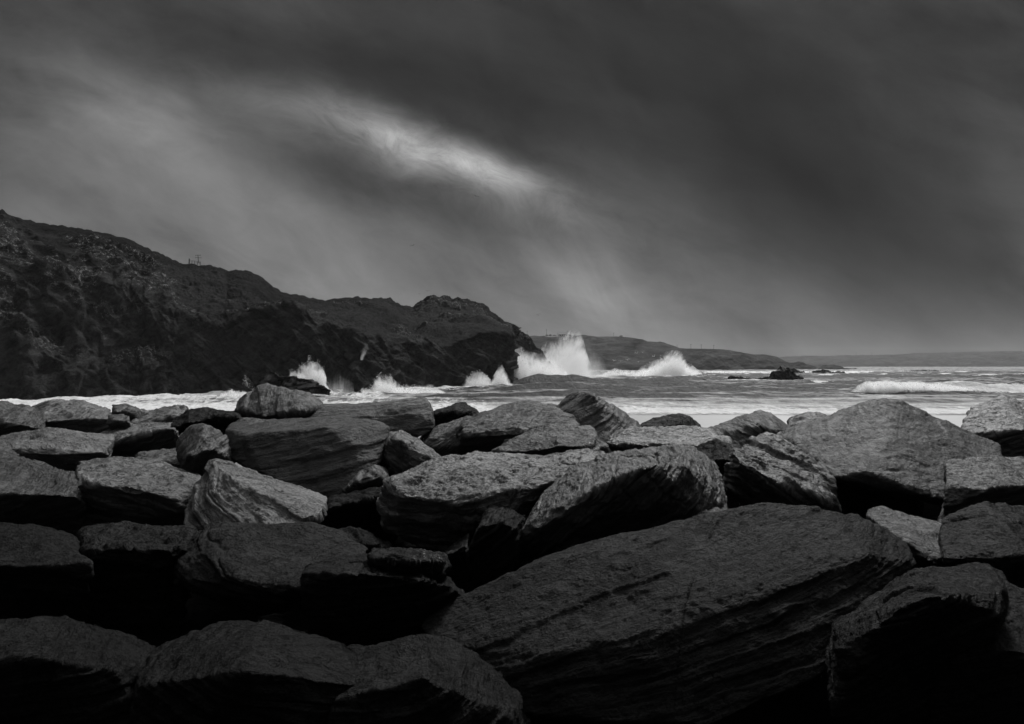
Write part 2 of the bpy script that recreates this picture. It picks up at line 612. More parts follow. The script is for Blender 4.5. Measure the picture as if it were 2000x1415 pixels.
# rough, boiling water under the cliff
cb = cliff_base(px_)
nearcliff = np.exp(-np.clip((cb - d_), 0, 99) / 13.0) * (px_ < 1080)
Z += nearcliff * 0.45 * fbm(np.stack([x_ / 3.5, d_ / 3.5, 0 * x_ + 8], 1), 4)
lip = shore(x_)
Z *= np.clip((d_ - lip) / 14, 0, 1)
Z += 0.10
foam = np.zeros_like(x_)
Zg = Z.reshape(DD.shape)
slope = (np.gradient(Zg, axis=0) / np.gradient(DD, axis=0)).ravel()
face = sstep(0.03, 0.30, slope)                       # fronts of the swells, where shade is put into the colour
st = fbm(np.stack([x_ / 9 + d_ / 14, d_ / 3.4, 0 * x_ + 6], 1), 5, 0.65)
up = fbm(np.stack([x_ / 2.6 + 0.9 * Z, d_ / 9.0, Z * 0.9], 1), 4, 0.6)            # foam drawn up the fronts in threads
churn_shade = np.clip(0.56 + 0.42 * st + 0.55 * up * front_shade + 0.42 * np.exp(-((d_ - 90) / 15) ** 2) - 1.4 * np.maximum(front_shade, 0.6 * face) - 0.2 * sstep(180, 260, d_), 0, 1)  # foam streaks, plus swell fronts darkened as if in shade
ln = fbm(np.stack([x_ / 9, d_ / 2.2, 0 * x_ + 2], 1), 4)
foam += 0.80 * np.exp(-((d_ - lip - 5.0 - 2.0 * ln) / 4.5) ** 2)                           # swash
foam += 0.42 * np.exp(-((d_ - lip - 14) / 9.0) ** 2)
foam += 0.75 * nearcliff + 0.25 * (px_ < 950) * sstep(150, 90, d_)
foam += 1.0 * crest * sstep(105, 170, d_) * (0.55 + 1.5 * fbm(np.stack([x_ / 7, d_ / 9, 0 * x_ + 12], 1), 3))
foam += 0.85 * np.exp(-((d_ - 300 - 10 * ln) / 28) ** 2) * sstep(1100, 1180, px_) * (1 - sstep(1330, 1420, px_))
foam += 0.95 * np.exp(-((d_ - 440 - 20 * ln) / 60) ** 2) * sstep(1340, 1400, px_) * (1 - sstep(1640, 1760, px_))
foam += 0.6 * np.exp(-((d_ - 212) / 7) ** 2) * sstep(1390, 1430, px_) * (1 - sstep(1590, 1640, px_))
foam += 0.5 * sstep(190, 206, d_) * (1 - sstep(235, 250, d_)) * (px_ < 1100) * (px_ > 960)
t = d_ - 122
foam += 1.3 * np.exp(-((t + 0.5) / 3.4) ** 2) * sstep(1672, 1700, px_ + 8 * ln)
foam += 0.12 * ln
mid = sstep(84, 92, d_) * (1 - sstep(150, 200, d_)) * sstep(900, 1020, px_)
foam -= 0.22 * mid
V3 = np.stack([x_, d_, Z], 1)
me = mesh_np('sea', V3, grid_faces(len(ds), len(pxs))[:, ::-1], SEA)
fattr(me, 'foam', foam); fattr(me, 'churn_shade', churn_shade)
tag(link('sea', me), kind='structure')


# ------------------------------------------------------------------ land: cliff and hills
def loft(name, cols, keys, counts, dispfn, material):
    """rows between key lines; keys: list of arrays (n,3) of points along the land"""
    rows = []
    tvals = []
    for a in range(len(keys) - 1):
        n = counts[a]
        for i in range(n):
            t = i / n
            rows.append(keys[a] * (1 - t) + keys[a + 1] * t)
            tvals.append(a + t)
    rows.append(keys[-1]); tvals.append(len(keys) - 1)
    G = np.stack(rows)                         # rows, cols, 3
    # soften the creases between key rows
    for _ in range(6):
        G[1:-1] = 0.25 * G[:-2] + 0.5 * G[1:-1] + 0.25 * G[2:]
    du = np.gradient(G, axis=1); dv = np.gradient(G, axis=0)
    N = np.cross(du, dv)
    N /= np.maximum(np.linalg.norm(N, axis=2, keepdims=True), 1e-6)
    if N[:, :, 1].mean() > 0: N = -N
    T = np.repeat(np.array(tvals)[:, None], G.shape[1], 1)
    C = np.repeat(cols[None, :], G.shape[0], 0)
    p_ = G.reshape(-1, 3)
    d, attrs = dispfn(p_, T.ravel(), C.ravel(), N.reshape(-1, 3))
    p_ = p_ + d
    f = grid_faces(G.shape[0], G.shape[1])
    me = mesh_np(name, p_, f, material)
    for k_, v_ in attrs.items():
        fattr(me, k_, v_)
    return tag(link(name, me), kind='structure')


SKY1 = [(-500, 330), (-200, 372), (0, 415), (100, 437), (180, 452), (226, 464), (245, 470), (266, 479), (272, 487), (306, 492), (329, 502),
        (355, 513), (371, 512), (398, 513.5), (428, 519), (444, 528), (459, 526), (479, 529), (502, 538), (520, 552),
        (538, 566), (571, 577), (601, 583), (637, 586), (672, 585), (698, 581), (720, 583), (756, 579), (766, 584), (778, 591),
        (794, 597.6), (808, 598), (821, 590), (840, 584), (864, 581), (888, 584), (914, 587), (941, 596), (955, 607),
        (974, 623), (1003, 641), (1027, 656), (1044, 677), (1056, 698), (1060, 710), (1073, 719), (1085, 730)]
EDGE1 = [(-500, 480), (0, 500), (225, 560), (300, 590), (380, 625), (440, 640), (500, 612), (560, 606), (600, 619), (636, 633), (672, 643),
         (715, 653), (768, 665), (804, 671), (840, 674), (883, 672), (912, 657), (936, 648), (985, 652), (1003, 662), (1027, 685),
         (1044, 702), (1060, 719), (1085, 732)]
cols = np.concatenate([np.linspace(-500, 200, 160)[:-1], np.linspace(200, 1085, 760)])
s1 = np.interp(cols, *zip(*SKY1)); e1 = np.interp(cols, *zip(*EDGE1))
db = cliff_base(cols)
dk = db + np.interp(cols, [-500, 225, 400, 700, 985, 1004, 1085], [12, 16, 10, 9, 7, 5, 2])
_w = np.exp(-(np.arange(-60, 61) / 28.0) ** 2); _w /= _w.sum()
_a = cols < 990
dk[_a] = np.convolve(np.pad(dk[_a], 60, mode='edge'), _w, 'valid')
dsk = np.interp(cols, [-500, 225, 420, 600, 800, 900, 985, 1004, 1060, 1085], [150, 158, 165, 178, 205, 212, 222, 226, 230, 231])
base = np.stack([(cols - HX) / F * db, db, np.full_like(cols, -1.5)], 1)
edge = np.stack([P(x, y, d) for x, y, d in zip(cols, e1, dk)])
sky = np.stack([P(x, y, d) for x, y, d in zip(cols, s1, dsk)])
midp = edge * 0.5 + sky * 0.5
midp[:, 2] -= np.interp(cols, [225, 400, 600, 1000], [0.5, 1.5, 0.6, 0.0])
backp = sky + np.stack([0 * cols, 0 * cols + 25, -2.0 - 0.08 * np.clip(sky[:, 2], 0, 40)], 1)
backp2 = backp + np.stack([0 * cols, 0 * cols + 40, -np.clip(sky[:, 2], 0, 40)], 1)


def cliff_disp(p, T, C, N):
    a = R(38)
    q1 = p[:, 0] * math.cos(a) - p[:, 2] * math.sin(a)      # along the dipping beds
    q2 = p[:, 0] * math.sin(a) + p[:, 2] * math.cos(a)      # across them
    bed = np.stack([q1 * 0.10, p[:, 1] * 0.10, q2 * 0.55], 1)
    rockz = sstep(1.3, 0.75, T + 0.5 * fbm(p * np.array([.06, .05, .1]), 4))
    left = sstep(430, 280, C)
    big = fbm(p * 0.075, 4)
    beds = ridged(bed, 3)
    fine = fbm(p * 0.55, 4)
    ver = ridged(np.stack([p[:, 0] * .33 + p[:, 2] * .10, p[:, 1] * .1, p[:, 2] * .06], 1), 3)   # upright joints on the left crag
    blk = pn(np.stack([q1 * .16, p[:, 1] * .12, q2 * .34], 1))
    blk2 = pn(np.stack([p[:, 0] * .42 + p[:, 2] * .16, p[:, 1] * .2, p[:, 2] * .10 - p[:, 0] * .03], 1) + 40)
    amp = rockz * (1.5 * big + (1.0 - 0.5 * left) * (sstep(-.08, .05, blk) - .5) + 1.1 * left * (sstep(-.1, .02, blk2) - .5) + 0.35 * (sstep(-.05, .05, pn(bed * 2.7 + 9)) - .5) + 0.36 * beds * (1 - left) + 0.55 * ver * left + 0.30 * fine)
    soft = (1 - rockz) * (1.5 * big + 0.30 * fbm(p * np.array([.4, .2, .5]), 5, .6) + 0.14 * ridged(p * 0.8, 2))
    crest = np.exp(-((T - 3) / 0.12) ** 2)
    crag = np.maximum(left, 0.8 * sstep(0.12, 0.3, fbm(p * np.array([.05, .04, .08]) + 33, 3))) * sstep(0.9, 1.4, T) * sstep(3.0, 2.5, T) * sstep(-0.05, 0.25, fbm(p * 0.09 + 5, 3))
    amp2 = crag * (0.9 * ridged(np.stack([q1 * .25, p[:, 1] * .2, q2 * .5], 1), 3))
    knob = sstep(800, 830, C) * sstep(1.6, 2.2, T) * sstep(0.0, 0.2, fbm(p * 0.12 + 3, 3)) * ridged(p * 0.3, 3) * 0.55
    tot = (amp + soft + amp2 + knob) * (1 - 0.75 * crest)
    tot *= sstep(5.0, 3.6, T) * 0.9 + 0.1
    d = N * tot[:, None]
    d[:, 2] += crest * 0.25 * ridged(np.stack([p[:, 0] * .35, p[:, 1] * 0, p[:, 0] * 0 + 3], 1), 3) * sstep(0.0, 0.3, fbm(np.stack([p[:, 0] * .06, p[:, 1] * 0, p[:, 0] * 0 + 7], 1), 2))
    d[:, 2] += crest * 0.45 * fbm(np.stack([p[:, 0] * .9, p[:, 1] * 0, p[:, 0] * 0], 1), 4)
    grass = (1 - rockz) * (1 - 0.9 * crag) * (1 - 0.8 * sstep(0.0, .2, knob))
    top = np.clip(sstep(2.35, 2.8, T + 0.6 * fbm(p * 0.09 + 1, 4)) + 0.8 * sstep(0.05, 0.3, fbm(p * np.array([.06, .04, .1]) + 21, 4)), 0, 1)       # heathery, darker crest
    lich = (crag + left * sstep(.25, .55, T) * sstep(1.6, 1.1, T) * 0.8) * sstep(-0.25, 0.2, fbm(p * 0.16 + 9, 3)) + 0.5 * sstep(0.1, .35, knob)
    return d, dict(turf=np.clip(grass, 0, 1), heath=top * (T > 0.9), lichen=np.clip(lich, 0, 1))


loft('cliff', cols, [base, edge, midp, sky, backp, backp2], [150, 80, 70, 20, 8], cliff_disp, CLIFF)

SKY2 = [(880, 661), (960, 659), (1032, 657), (1090, 656.5), (1126, 655), (1140, 654), (1166, 657), (1190, 656), (1220, 658), (1240, 660), (1254, 663),
        (1264, 667), (1296, 668), (1312, 673), (1328, 679), (1340, 679.5), (1404, 681), (1425, 683), (1455, 689.5), (1473, 692),
        (1499, 692.5), (1519, 696), (1535, 705.5), (1543, 709), (1568, 708.5), (1591, 715), (1596, 719), (1606, 718), (1623, 716), (1639, 717), (1648, 721),
        (1673, 722)]


def hill(name, skyl, d0, d1, zb, ncol, amp, wl):
    c = np.linspace(skyl[0][0], skyl[-1][0], ncol)
    s = np.interp(c, *zip(*skyl))
    n = len(c)
    dd0, dd1 = d0(c), d1(c)
    b = np.stack([(c - HX) / F * dd0, dd0, np.full(n, zb)], 1)
    t = np.stack([P(x, y, d) for x, y, d in zip(c, s, dd1)])
    m1 = b * 0.72 + t * 0.28; m1[:, 2] = b[:, 2] * 0.45 + t[:, 2] * 0.55
    bk = t + np.stack([0 * c, 0 * c + 0.15 * dd1, -np.maximum(t[:, 2], 3)], 1)

    def disp(p, T, C, N):
        f = fbm(p / wl, 5) + 0.5 * ridged(np.stack([p[:, 0] / wl * 1.5, p[:, 1] / wl, p[:, 2] / wl], 1), 3)
        keep = 1 - 0.93 * np.exp(-((T - 2) / 0.2) ** 2)
        return N * (amp * f * keep * np.clip(T * 4, 0.25, 1))[:, None], {}
    return loft(name, c, [b, m1, t, bk], [26, 40, 14], disp, HILL)


hill('hills', SKY2, lambda c: np.interp(c, [880, 1300, 1540, 1680], [620, 640, 760, 800]),
     lambda c: np.interp(c, [880, 1126, 1300, 1540, 1680], [860, 860, 800, 800, 815]), -2.0, 520, 3.2, 38)
SKY3 = [(1350, 702), (1450, 699.5), (1526, 697.5), (1570, 696), (1662, 694), (1749, 692.4), (1777, 690.6), (1791, 689.7), (1900, 687), (2000, 686), (2150, 690), (2500, 700)]
hill('far_hills', SKY3, lambda c: 0 * c + 2250.0, lambda c: 0 * c + 2650.0, -2.0, 420, 5.0, 160)


# ------------------------------------------------------------------ boulders
VOX = 0.0016
pending = []


def hull_mesh(pts):
    bm = bmesh.new()
    for p_ in pts:
        bm.verts.new([float(c) for c in p_])
    r = bmesh.ops.convex_hull(bm, input=bm.verts)
    bmesh.ops.delete(bm, geom=list({e for e in r['geom_interior'] + r['geom_unused'] if isinstance(e, bmesh.types.BMVert)}), context='VERTS')
    bmesh.ops.recalc_face_normals(bm, faces=bm.faces)
    me = bpy.data.meshes.new('hull')
    bm.to_mesh(me); bm.free()
    return me


ZO = {'A': (220, 740), 'B': (720, 740), 'C': (1180, 740), 'P': None}


def conv(z, q):
    if z == 'P': return q[0], q[1]
    return ZO[z][0] + q[0] / 3.011, ZO[z][1] + q[1] / 3.011


def boulder(z, label, D, top, ridge, bot, dt=0.8, dbt=0.2, th=None, m=ROCK, bed=(20, 10), rnd=14, amp=1.0, vein=None, ext=8, name='boulder', group='boulders piled along the shore', cat='boulder', vox=None, chip=0.6):
    """top: back edge of the upper face; ridge: nearest edge; bot: lower edge. A third number on a point is its own depth offset."""
    T = [conv(z, q) + ((q[2] if len(q) > 2 else dt),) for q in top]
    Rg = [conv(z, q) + ((q[2] if len(q) > 2 else 0.0),) for q in ridge]
    B = [conv(z, q)[:1] + (conv(z, q)[1] + ext,) + ((q[2] if len(q) > 2 else dbt),) for q in bot]
    allp = np.array(T + Rg + B)
    pts = [P(x, y, D + o) for x, y, o in allp]
    cx, cyy = allp[:, 0].mean(), allp[:, 1].mean()
    wpx = np.ptp(allp[:, 0])
    if th is None: th = max(0.5, 0.55 * wpx / F * D)
    for x, y, o in T:
        pts.append(P(cx + (x - cx) * 0.80, y + (cyy - y) * 0.40, D + o + th * 0.7))
    for x, y, o in B:
        pts.append(P(cx + (x - cx) * 0.78, y + (cyy - y) * 0.25, D + o + th))
    pts = np.array(pts)
    org = pts.mean(0); org[2] = pts[:, 2].min()
    pending.append(dict(name=name, label=label, me=hull_mesh(pts - org), org=org, vox=vox or VOX * D, m=m, bed=bed, rnd=rnd, amp=amp,
                        size=float(np.ptp(pts[:, 0])), vein=vein and [conv(z, v_[:2]) + (v_[2] / (3.011 if z != 'P' else 1),) for v_ in vein], D=D, chip=chip, group=group, cat=cat, lo=(pts - org).min(0), hi=(pts - org).max(0)))


# --- back rows, farthest first
boulder('C', 'smooth black boulder standing alone on the wet sand line below the bay', 15.5,
        [(230,268),(300,250),(380,230),(440,222),(490,240),(550,280)], [(280,285,0),(440,250,0),(540,300,0)], [(215,275),(270,312),(420,316),(585,308)], dt=0.5, m=ROCK_BLACK, rnd=22)
boulder('C', 'small flat topped grey rock peeping out left of the great granular boulder', 15,
        [(1085,250),(1130,235),(1200,215),(1250,210),(1300,222)], [(1120,270,0),(1250,250,0)], [(1085,285),(1320,290)], dt=0.9, m=ROCK_DARK, rnd=14)
boulder('B', 'black wedge shaped boulder between two paler boulders in the back row', 15,
        [(378,185),(450,165),(540,145),(580,142),(620,170),(655,208)], [(400,215,0),(560,200,0),(640,230,0)], [(360,250),(300,355),(600,280),(500,340)], dt=0.5, m=ROCK_BLACK, rnd=12)
boulder('B', 'long grey boulder with flat pale top edge behind the broad rounded one', 12.8,
        [(-430,215),(-300,185),(-250,160),(-120,152),(0,150),(100,130),(270,110),(310,112)], [(-260,200,0),(0,195,0),(150,175,0),(300,140,0),(350,170,0)],
        [(-430,265),(-280,260),(0,340),(110,330),(260,335),(330,290),(385,240,-0.1),(382,200,0.1)], dt=0.8, dbt=-0.45, m=ROCK_DULL, bed=(6,0), rnd=12, amp=0.6)
boulder('B', 'sloping striated slab wedged below the black wedge shaped boulder', 12.6,
        [(420,290),(520,240),(580,215),(630,222)], [(360,345,0),(510,300,-0.1),(600,260,0)], [(295,360),(440,490),(520,480),(640,400)], dt=0.9, dbt=-0.3, m=ROCK_DARK, bed=(32,0), rnd=8)
boulder('B', 'broad pale topped boulder with a dark undercut front in the back row', 11.2,
        [(560,275,1.6),(640,225),(720,180),(830,145),(890,132),(960,145),(1030,160),(1120,172),(1200,208)], [(512,318),(600,330),(680,324),(780,322),(960,318),(1130,310),(1230,285)],
        [(512,390),(530,470),(700,475),(1000,470),(1230,400)], dt=2.2, dbt=0.5, bed=(8,-10), rnd=9, m=ROCK_MID, chip=0.5)
boulder('B', 'pointed peak shaped boulder with slanting grooves rising highest before the waves', 12.6,
        [(1095,180),(1150,130),(1190,95),(1240,77),(1290,74),(1450,172),(1520,212),(1580,258)], [(1310,85,0.0),(1370,140,-0.2),(1470,225,-0.3),(1560,300,-0.3)],
        [(1090,200,0.2),(1240,310,-0.6),(1400,385,-0.9),(1610,300,0.3),(1600,330,0.0)], dt=0.6, bed=(35,0), rnd=9, m=ROCK_DARK, amp=0.55, chip=0.25)
boulder('C', 'domed boulder with a dark diagonal crevice between the flat slab and the granular giant', 11.6,
        [(595,305,0.6),(700,268),(820,228),(880,198),(920,188),(1000,205),(1060,250),(1110,290)], [(700,310,0.1),(860,250,-0.1),(900,270,-0.3),(1000,300,-0.2)],
        [(600,330,0),(770,420,-0.5),(860,400,-0.5),(1000,360,-0.3),(1110,310,0.2)], dt=0.7, bed=(-52,0), rnd=9, m=ROCK_DARK, amp=0.5, chip=0.25)
boulder('C', 'huge rounded granular boulder at the right edge over a black hollow', 9.2,
        [(1000,335,1.6),(1080,308),(1200,265),(1330,225),(1480,180),(1530,148),(1620,126),(1700,134),(1780,172),(1840,212),(2000,300),(2300,400)],
        [(1100,375,1.0),(1220,455,0.45),(1345,580,-0.1),(1520,552,-0.2),(1640,585,-0.25),(1750,640,-0.3),(1850,685,-0.35),(2100,730,-0.3),(2400,740,0.1),(1500,400,0.55),(1700,330,0.75),(1650,480,0.2)],
        [(1080,410,1.0),(1200,500,0.6),(1290,585,0.4),(1345,600,0.3),(1520,575,0.3),(1700,640,0.3),(1850,705,0.3),(2200,800),(2400,760)], dt=2.0, bed=(-8,15), rnd=16, ext=0, amp=0.7, chip=0.15, m=ROCK_MID)
boulder('B', 'low rounded boulder with a crumbling white flecked right end', 10.2,
        [(800,405),(900,350),(1000,312),(1060,293),(1180,290),(1260,290),(1300,296)], [(715,452,0),(900,420,-0.1),(1100,400,-0.2),(1230,395,-0.2),(1340,335,0.2),(1390,385,0.1)],
        [(720,500),(1000,500),(1230,480),(1400,470)], dt=1.0, dbt=0.1, bed=(10,0), rnd=8, vein=[(1320,400,75)], amp=1.2, m=ROCK_MID, chip=0.6)
boulder('C', 'flat layered slab with a pale ribbed top over a black gap', 10.4,
        [(60,345),(160,306),(300,310),(480,310),(590,320),(690,343)], [(30,368,0.1),(60,385,0),(130,398),(260,415),(420,412),(560,400),(700,390),(750,402,0.1)],
        [(60,400),(250,440),(600,445),(740,430)], dt=1.5, dbt=0.5, bed=(-4,8), rnd=4, amp=1.3, vein=[(735,405,25)])
# --- left rows
boulder('A', 'dark angular rock at the far left edge beside the foaming water', 14,
        [(0,150),(80,140),(110,165),(155,190)], [(20,190,0),(90,190,0)], [(0,230),(60,235),(130,220)], dt=0.6, m=ROCK_DARK, rnd=6)
boulder('A', 'dark rounded rock stacked below the angular one at the left edge', 13,
        [(-20,215),(60,202),(100,232)], [(0,250,0),(90,260,0)], [(-20,300),(60,308),(105,300),(122,272)], dt=0.5, m=ROCK_DARK, rnd=10)
boulder('A', 'pale pitted rock with a knob on top in the left back row', 13.4,
        [(120,245),(165,205),(260,190),(288,178),(330,190),(420,188)], [(130,275,0),(250,262,-0.1),(360,235,0)], [(110,300),(250,330),(400,280)], dt=1.5, rnd=4, bed=(15,0), amp=1.5)
boulder('A', 'pale topped boulder with a deep black front in the left back row', 12,
        [(-60,330),(20,318),(100,325),(200,268),(300,265),(350,272)], [(-60,385,0),(30,388,0),(120,372,-0.1),(200,330,-0.1),(290,300,0),(365,295,0)], [(-60,470),(180,462),(380,430),(410,370)], dt=1.6, dbt=0.5, rnd=7, bed=(18,0), amp=1.3)
boulder('A', 'dark layered slab with thin ledges left of the perched round boulder', 12.8,
        [(380,222),(440,205),(560,198),(570,188),(640,185),(740,192),(760,215)], [(355,285,0.1),(460,255,-0.1),(640,235,-0.1),(740,245,0)], [(360,310),(520,370),(690,335),(760,290)], dt=0.9, dbt=0.4, m=ROCK_BLACK, bed=(-4,6), rnd=3, amp=1.3)
boulder('A', 'rounded grey boulder with broken notch perched on top of the back row', 13.2,
        [(745,160,0.4),(760,133),(800,95),(860,55),(930,40),(1010,50),(1060,75),(1095,100),(1130,95),(1180,130)], [(780,192,-0.1),(890,222,-0.45),(1010,210,-0.55),(1110,190,-0.4),(1000,130,-0.1)],
        [(735,188,0.2),(800,215,0.2),(860,240,0.2),(940,262,0.0),(1050,248,-0.2),(1140,222,0),(1225,165,0.4)], dt=0.5, dbt=0.0, ext=1, bed=(-35,10), rnd=9, m=ROCK_MID, chip=0.5)
boulder('A', 'small dark stones jammed under the perched round boulder', 11.6,
        [(675,300),(760,232),(930,262),(1050,240)], [(700,320,0),(850,290,0)], [(680,350),(900,340),(1060,300)], dt=0.5, m=ROCK_DARK, rnd=3)
boulder('A', 'very broad rounded dark boulder filling the left middle', 9.5,
        [(715,262,1.2),(780,278),(930,275),(1000,245),(1100,236),(1230,230),(1300,240),(1500,234),(1590,262)], [(690,300,0.5),(800,330,-0.1),(1000,300,-0.2),(1250,280,-0.3),(1450,280,-0.3),(1610,290,0.1)],
        [(690,420,0.1),(900,580,-0.7),(1060,640,-0.9),(1270,720,-0.9),(1450,620,-0.8),(1560,510,-0.5),(1605,390,-0.2)], dt=1.2, bed=(12,0), rnd=22, m=ROCK_DULL, amp=0.45)
boulder('B', 'grey wedge of rock leaning right against the long central boulder', 9.4,
        [(90,350),(130,320),(190,310),(240,335),(330,400),(440,480)], [(100,365,-0.1),(200,345,-0.3),(300,410,-0.3)], [(70,395,0.3),(110,480,0.0),(165,575,-0.3),(300,560,-0.4),(450,500,0)], dt=0.4, bed=(-32,0), rnd=6, m=ROCK, amp=1.1)
boulder('A', 'pointed boulder with a smooth pale left facet in the left middle', 9.0,
        [(410,360,0.5),(460,310,0.5),(535,284,0.3),(590,310,0.6),(650,350,0.8),(705,382,1.0)], [(530,330,-0.1),(500,400,-0.3),(450,470,-0.35),(600,420,-0.1)],
        [(385,402,0.5),(395,440,0.3),(435,490,0),(440,560,0.2),(560,560,0.2),(710,470,0.7)], rnd=5, bed=(50,10), m=ROCK)
boulder('A', 'thin tilted slab lying in shadow under the pointed boulder', 9.8,
        [(180,455),(300,440),(420,415)], [(100,490,0),(300,500,0),(430,520,0)], [(100,530),(440,560)], dt=0.8, rnd=3, bed=(14,0), m=ROCK_DARK, amp=1.3)
boulder('A', 'ribbed boulder with pale top and black undercut face at the left edge', 7.4,
        [(-200,480),(0,485),(90,480),(200,495),(290,510),(380,540),(440,560),(500,580)], [(-200,610,0),(20,625,0),(110,640,-0.05),(200,660,-0.1),(300,700,-0.1),(430,745,-0.1),(505,615,0.4)],
        [(-200,860),(20,890),(300,890),(440,860)], dt=1.3, dbt=0.45, bed=(-14,6), rnd=5, amp=1.25)
boulder('A', 'long diagonal boulder sloping down right with a cracked pale top', 7.0,
        [(480,650,0.5),(530,560,0.6),(580,490,0.8),(605,478,0.9),(680,495),(780,530),(900,570),(1060,620),(1200,680),(1265,712)],
        [(610,500,0.5),(700,580,0.1),(840,680,-0.1),(1000,745,-0.1),(1120,785,0.0),(1240,800,0.2),(560,680,0.0)], [(435,740,0.2),(440,850,-0.1),(500,885,-0.2),(640,860),(900,868),(1200,830,-0.1)], dt=1.0, dbt=-0.4, bed=(-28,0), rnd=4, ext=4, amp=1.0, chip=0.3)
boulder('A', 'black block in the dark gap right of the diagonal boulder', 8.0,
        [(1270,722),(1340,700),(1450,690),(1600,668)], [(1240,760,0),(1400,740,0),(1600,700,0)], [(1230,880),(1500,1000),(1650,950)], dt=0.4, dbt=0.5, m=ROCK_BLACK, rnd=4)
boulder('A', 'dark stone with a dim top rim below the very broad rounded boulder', 8.6,
        [(1345,640),(1400,600),(1480,530),(1540,515),(1590,528),(1625,560)], [(1360,670,0),(1480,580,-0.1),(1600,580,-0.1)], [(1340,710),(1500,720),(1650,680)], dt=0.5, dbt=0.3, m=ROCK_DARK, rnd=7)
# --- centre
boulder('B', 'long central boulder with streaked pale top and black underside', 7.0,
        [(165,570,0.9),(220,530),(340,500),(450,480),(600,462),(850,455),(1050,435),(1220,420),(1330,430),(1390,450)],
        [(90,640,0.5),(140,605,0.4),(190,640,0.1),(185,735,0.0),(300,750,-0.05),(400,755,-0.1),(520,748,-0.1),(640,790,-0.05),(800,800,0),(400,610,0.15),(750,575,0.2),(1060,560,0.3),(1400,495,0.8)],
        [(75,740,0.7),(85,850,0.8),(180,890,0.6),(270,930,0.5),(400,980),(620,910),(860,860),(1000,760)], dt=1.35, dbt=0.6, bed=(3,8), rnd=4, amp=1.35)
boulder('B', 'dark upright stone wedged between the central boulder and the black faced one', 6.6,
        [(690,775),(740,738),(800,745),(870,790),(930,800)], [(630,890,0),(700,840,-0.1),(850,880,-0.1)], [(580,1000),(590,1150),(800,1190),(870,1050)], dt=0.4, dbt=0.1, m=ROCK_FRONT_SHADE, rnd=6, bed=(40,0))
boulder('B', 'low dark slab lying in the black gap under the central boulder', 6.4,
        [(400,1030),(500,970),(595,905)], [(440,1050,0),(580,980,0)], [(460,1160),(590,1160)], dt=0.5, m=ROCK_FRONT_SHADE, rnd=5, bed=(35,0))
boulder('C', 'tilted boulder with grooved top, smooth right facet and black front', 6.4,
        [(-310,700,0.6),(-250,570,0.9),(-140,530,1.1),(0,505,1.2),(100,455,1.1),(200,430,1.0),(280,415,0.9),(330,425,0.8),(380,418,0.8),(410,410,0.9),(470,415,1.1),(560,450,1.4),(640,510,1.6),(680,555,1.7)],
        [(-440,850,0.2),(-400,900,0.0),(-280,760,0.0),(-180,690,0.0),(-50,650,-0.1),(60,610,-0.2),(200,545,-0.2),(330,500,-0.2),(430,480,-0.2),(500,590,-0.2),(550,680,-0.1)],
        [(-520,960,0.5),(-540,1020,0.6),(-300,1080),(0,1000),(300,900),(520,800,0.2),(690,600,1.6),(688,700,1.4),(740,785,1.0)], dbt=0.5, bed=(48,0), rnd=7, amp=1.1)
boulder('C', 'low granular stone at the foot of the smooth right facet', 6.6,
        [(510,770,0.5),(560,745),(680,745),(740,780)], [(510,800,0),(640,800,0)], [(500,870),(740,850)], dt=0.6, m=ROCK_DARK, rnd=6)
boulder('C', 'long ridged boulder slanting down right from the domed one', 8.0,
        [(770,400,1.0),(830,370,1.2),(960,348,1.4),(1060,390,1.3),(1200,470,1.1),(1300,540,0.9),(1335,600,0.7)],
        [(760,440,0.3),(800,480,0.0),(900,545,-0.1),(1020,610,-0.2),(1150,680,-0.2),(1250,720,-0.2),(1350,700,0.3),(900,430,0.6),(1150,560,0.4)],
        [(715,520,0.5),(690,620,0.6),(692,740,0.6),(760,790,0.5),(960,780,0.3),(1240,790,0.2),(1372,785,0.4)], dbt=0.4, bed=(-33,0), rnd=4, amp=1.35, vein=[(1345,720,18)])
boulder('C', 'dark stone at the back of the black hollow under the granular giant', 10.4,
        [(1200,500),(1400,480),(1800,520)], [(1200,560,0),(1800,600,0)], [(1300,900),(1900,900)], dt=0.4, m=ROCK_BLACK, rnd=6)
# --- front rows
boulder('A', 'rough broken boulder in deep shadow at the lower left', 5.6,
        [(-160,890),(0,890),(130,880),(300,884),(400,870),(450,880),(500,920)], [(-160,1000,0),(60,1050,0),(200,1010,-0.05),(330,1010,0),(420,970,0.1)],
        [(-160,1400),(100,1420),(400,1380),(400,1020)], dt=0.9, dbt=0.3, m=ROCK_FRONT_SHADE, bed=(-10,0), rnd=3, amp=1.6)
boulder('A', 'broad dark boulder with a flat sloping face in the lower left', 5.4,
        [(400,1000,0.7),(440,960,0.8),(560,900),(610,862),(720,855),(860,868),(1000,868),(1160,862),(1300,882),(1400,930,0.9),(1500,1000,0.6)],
        [(430,1080,0.2),(600,1130,-0.2),(800,1220,-0.35),(1050,1260,-0.4),(1150,1200,-0.3)], [(405,1160,0.2),(600,1260,0.0),(900,1350,0.0),(1150,1320,0),(1400,1150,0.1)], dt=1.0, m=ROCK_FRONT_SHADE, bed=(-6,0), rnd=7)
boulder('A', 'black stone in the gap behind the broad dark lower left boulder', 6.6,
        [(1200,900),(1400,880),(1620,960)], [(1250,960,0),(1600,1000,0)], [(1300,1120),(1700,1100)], dt=0.4, m=ROCK_BLACK, rnd=5)
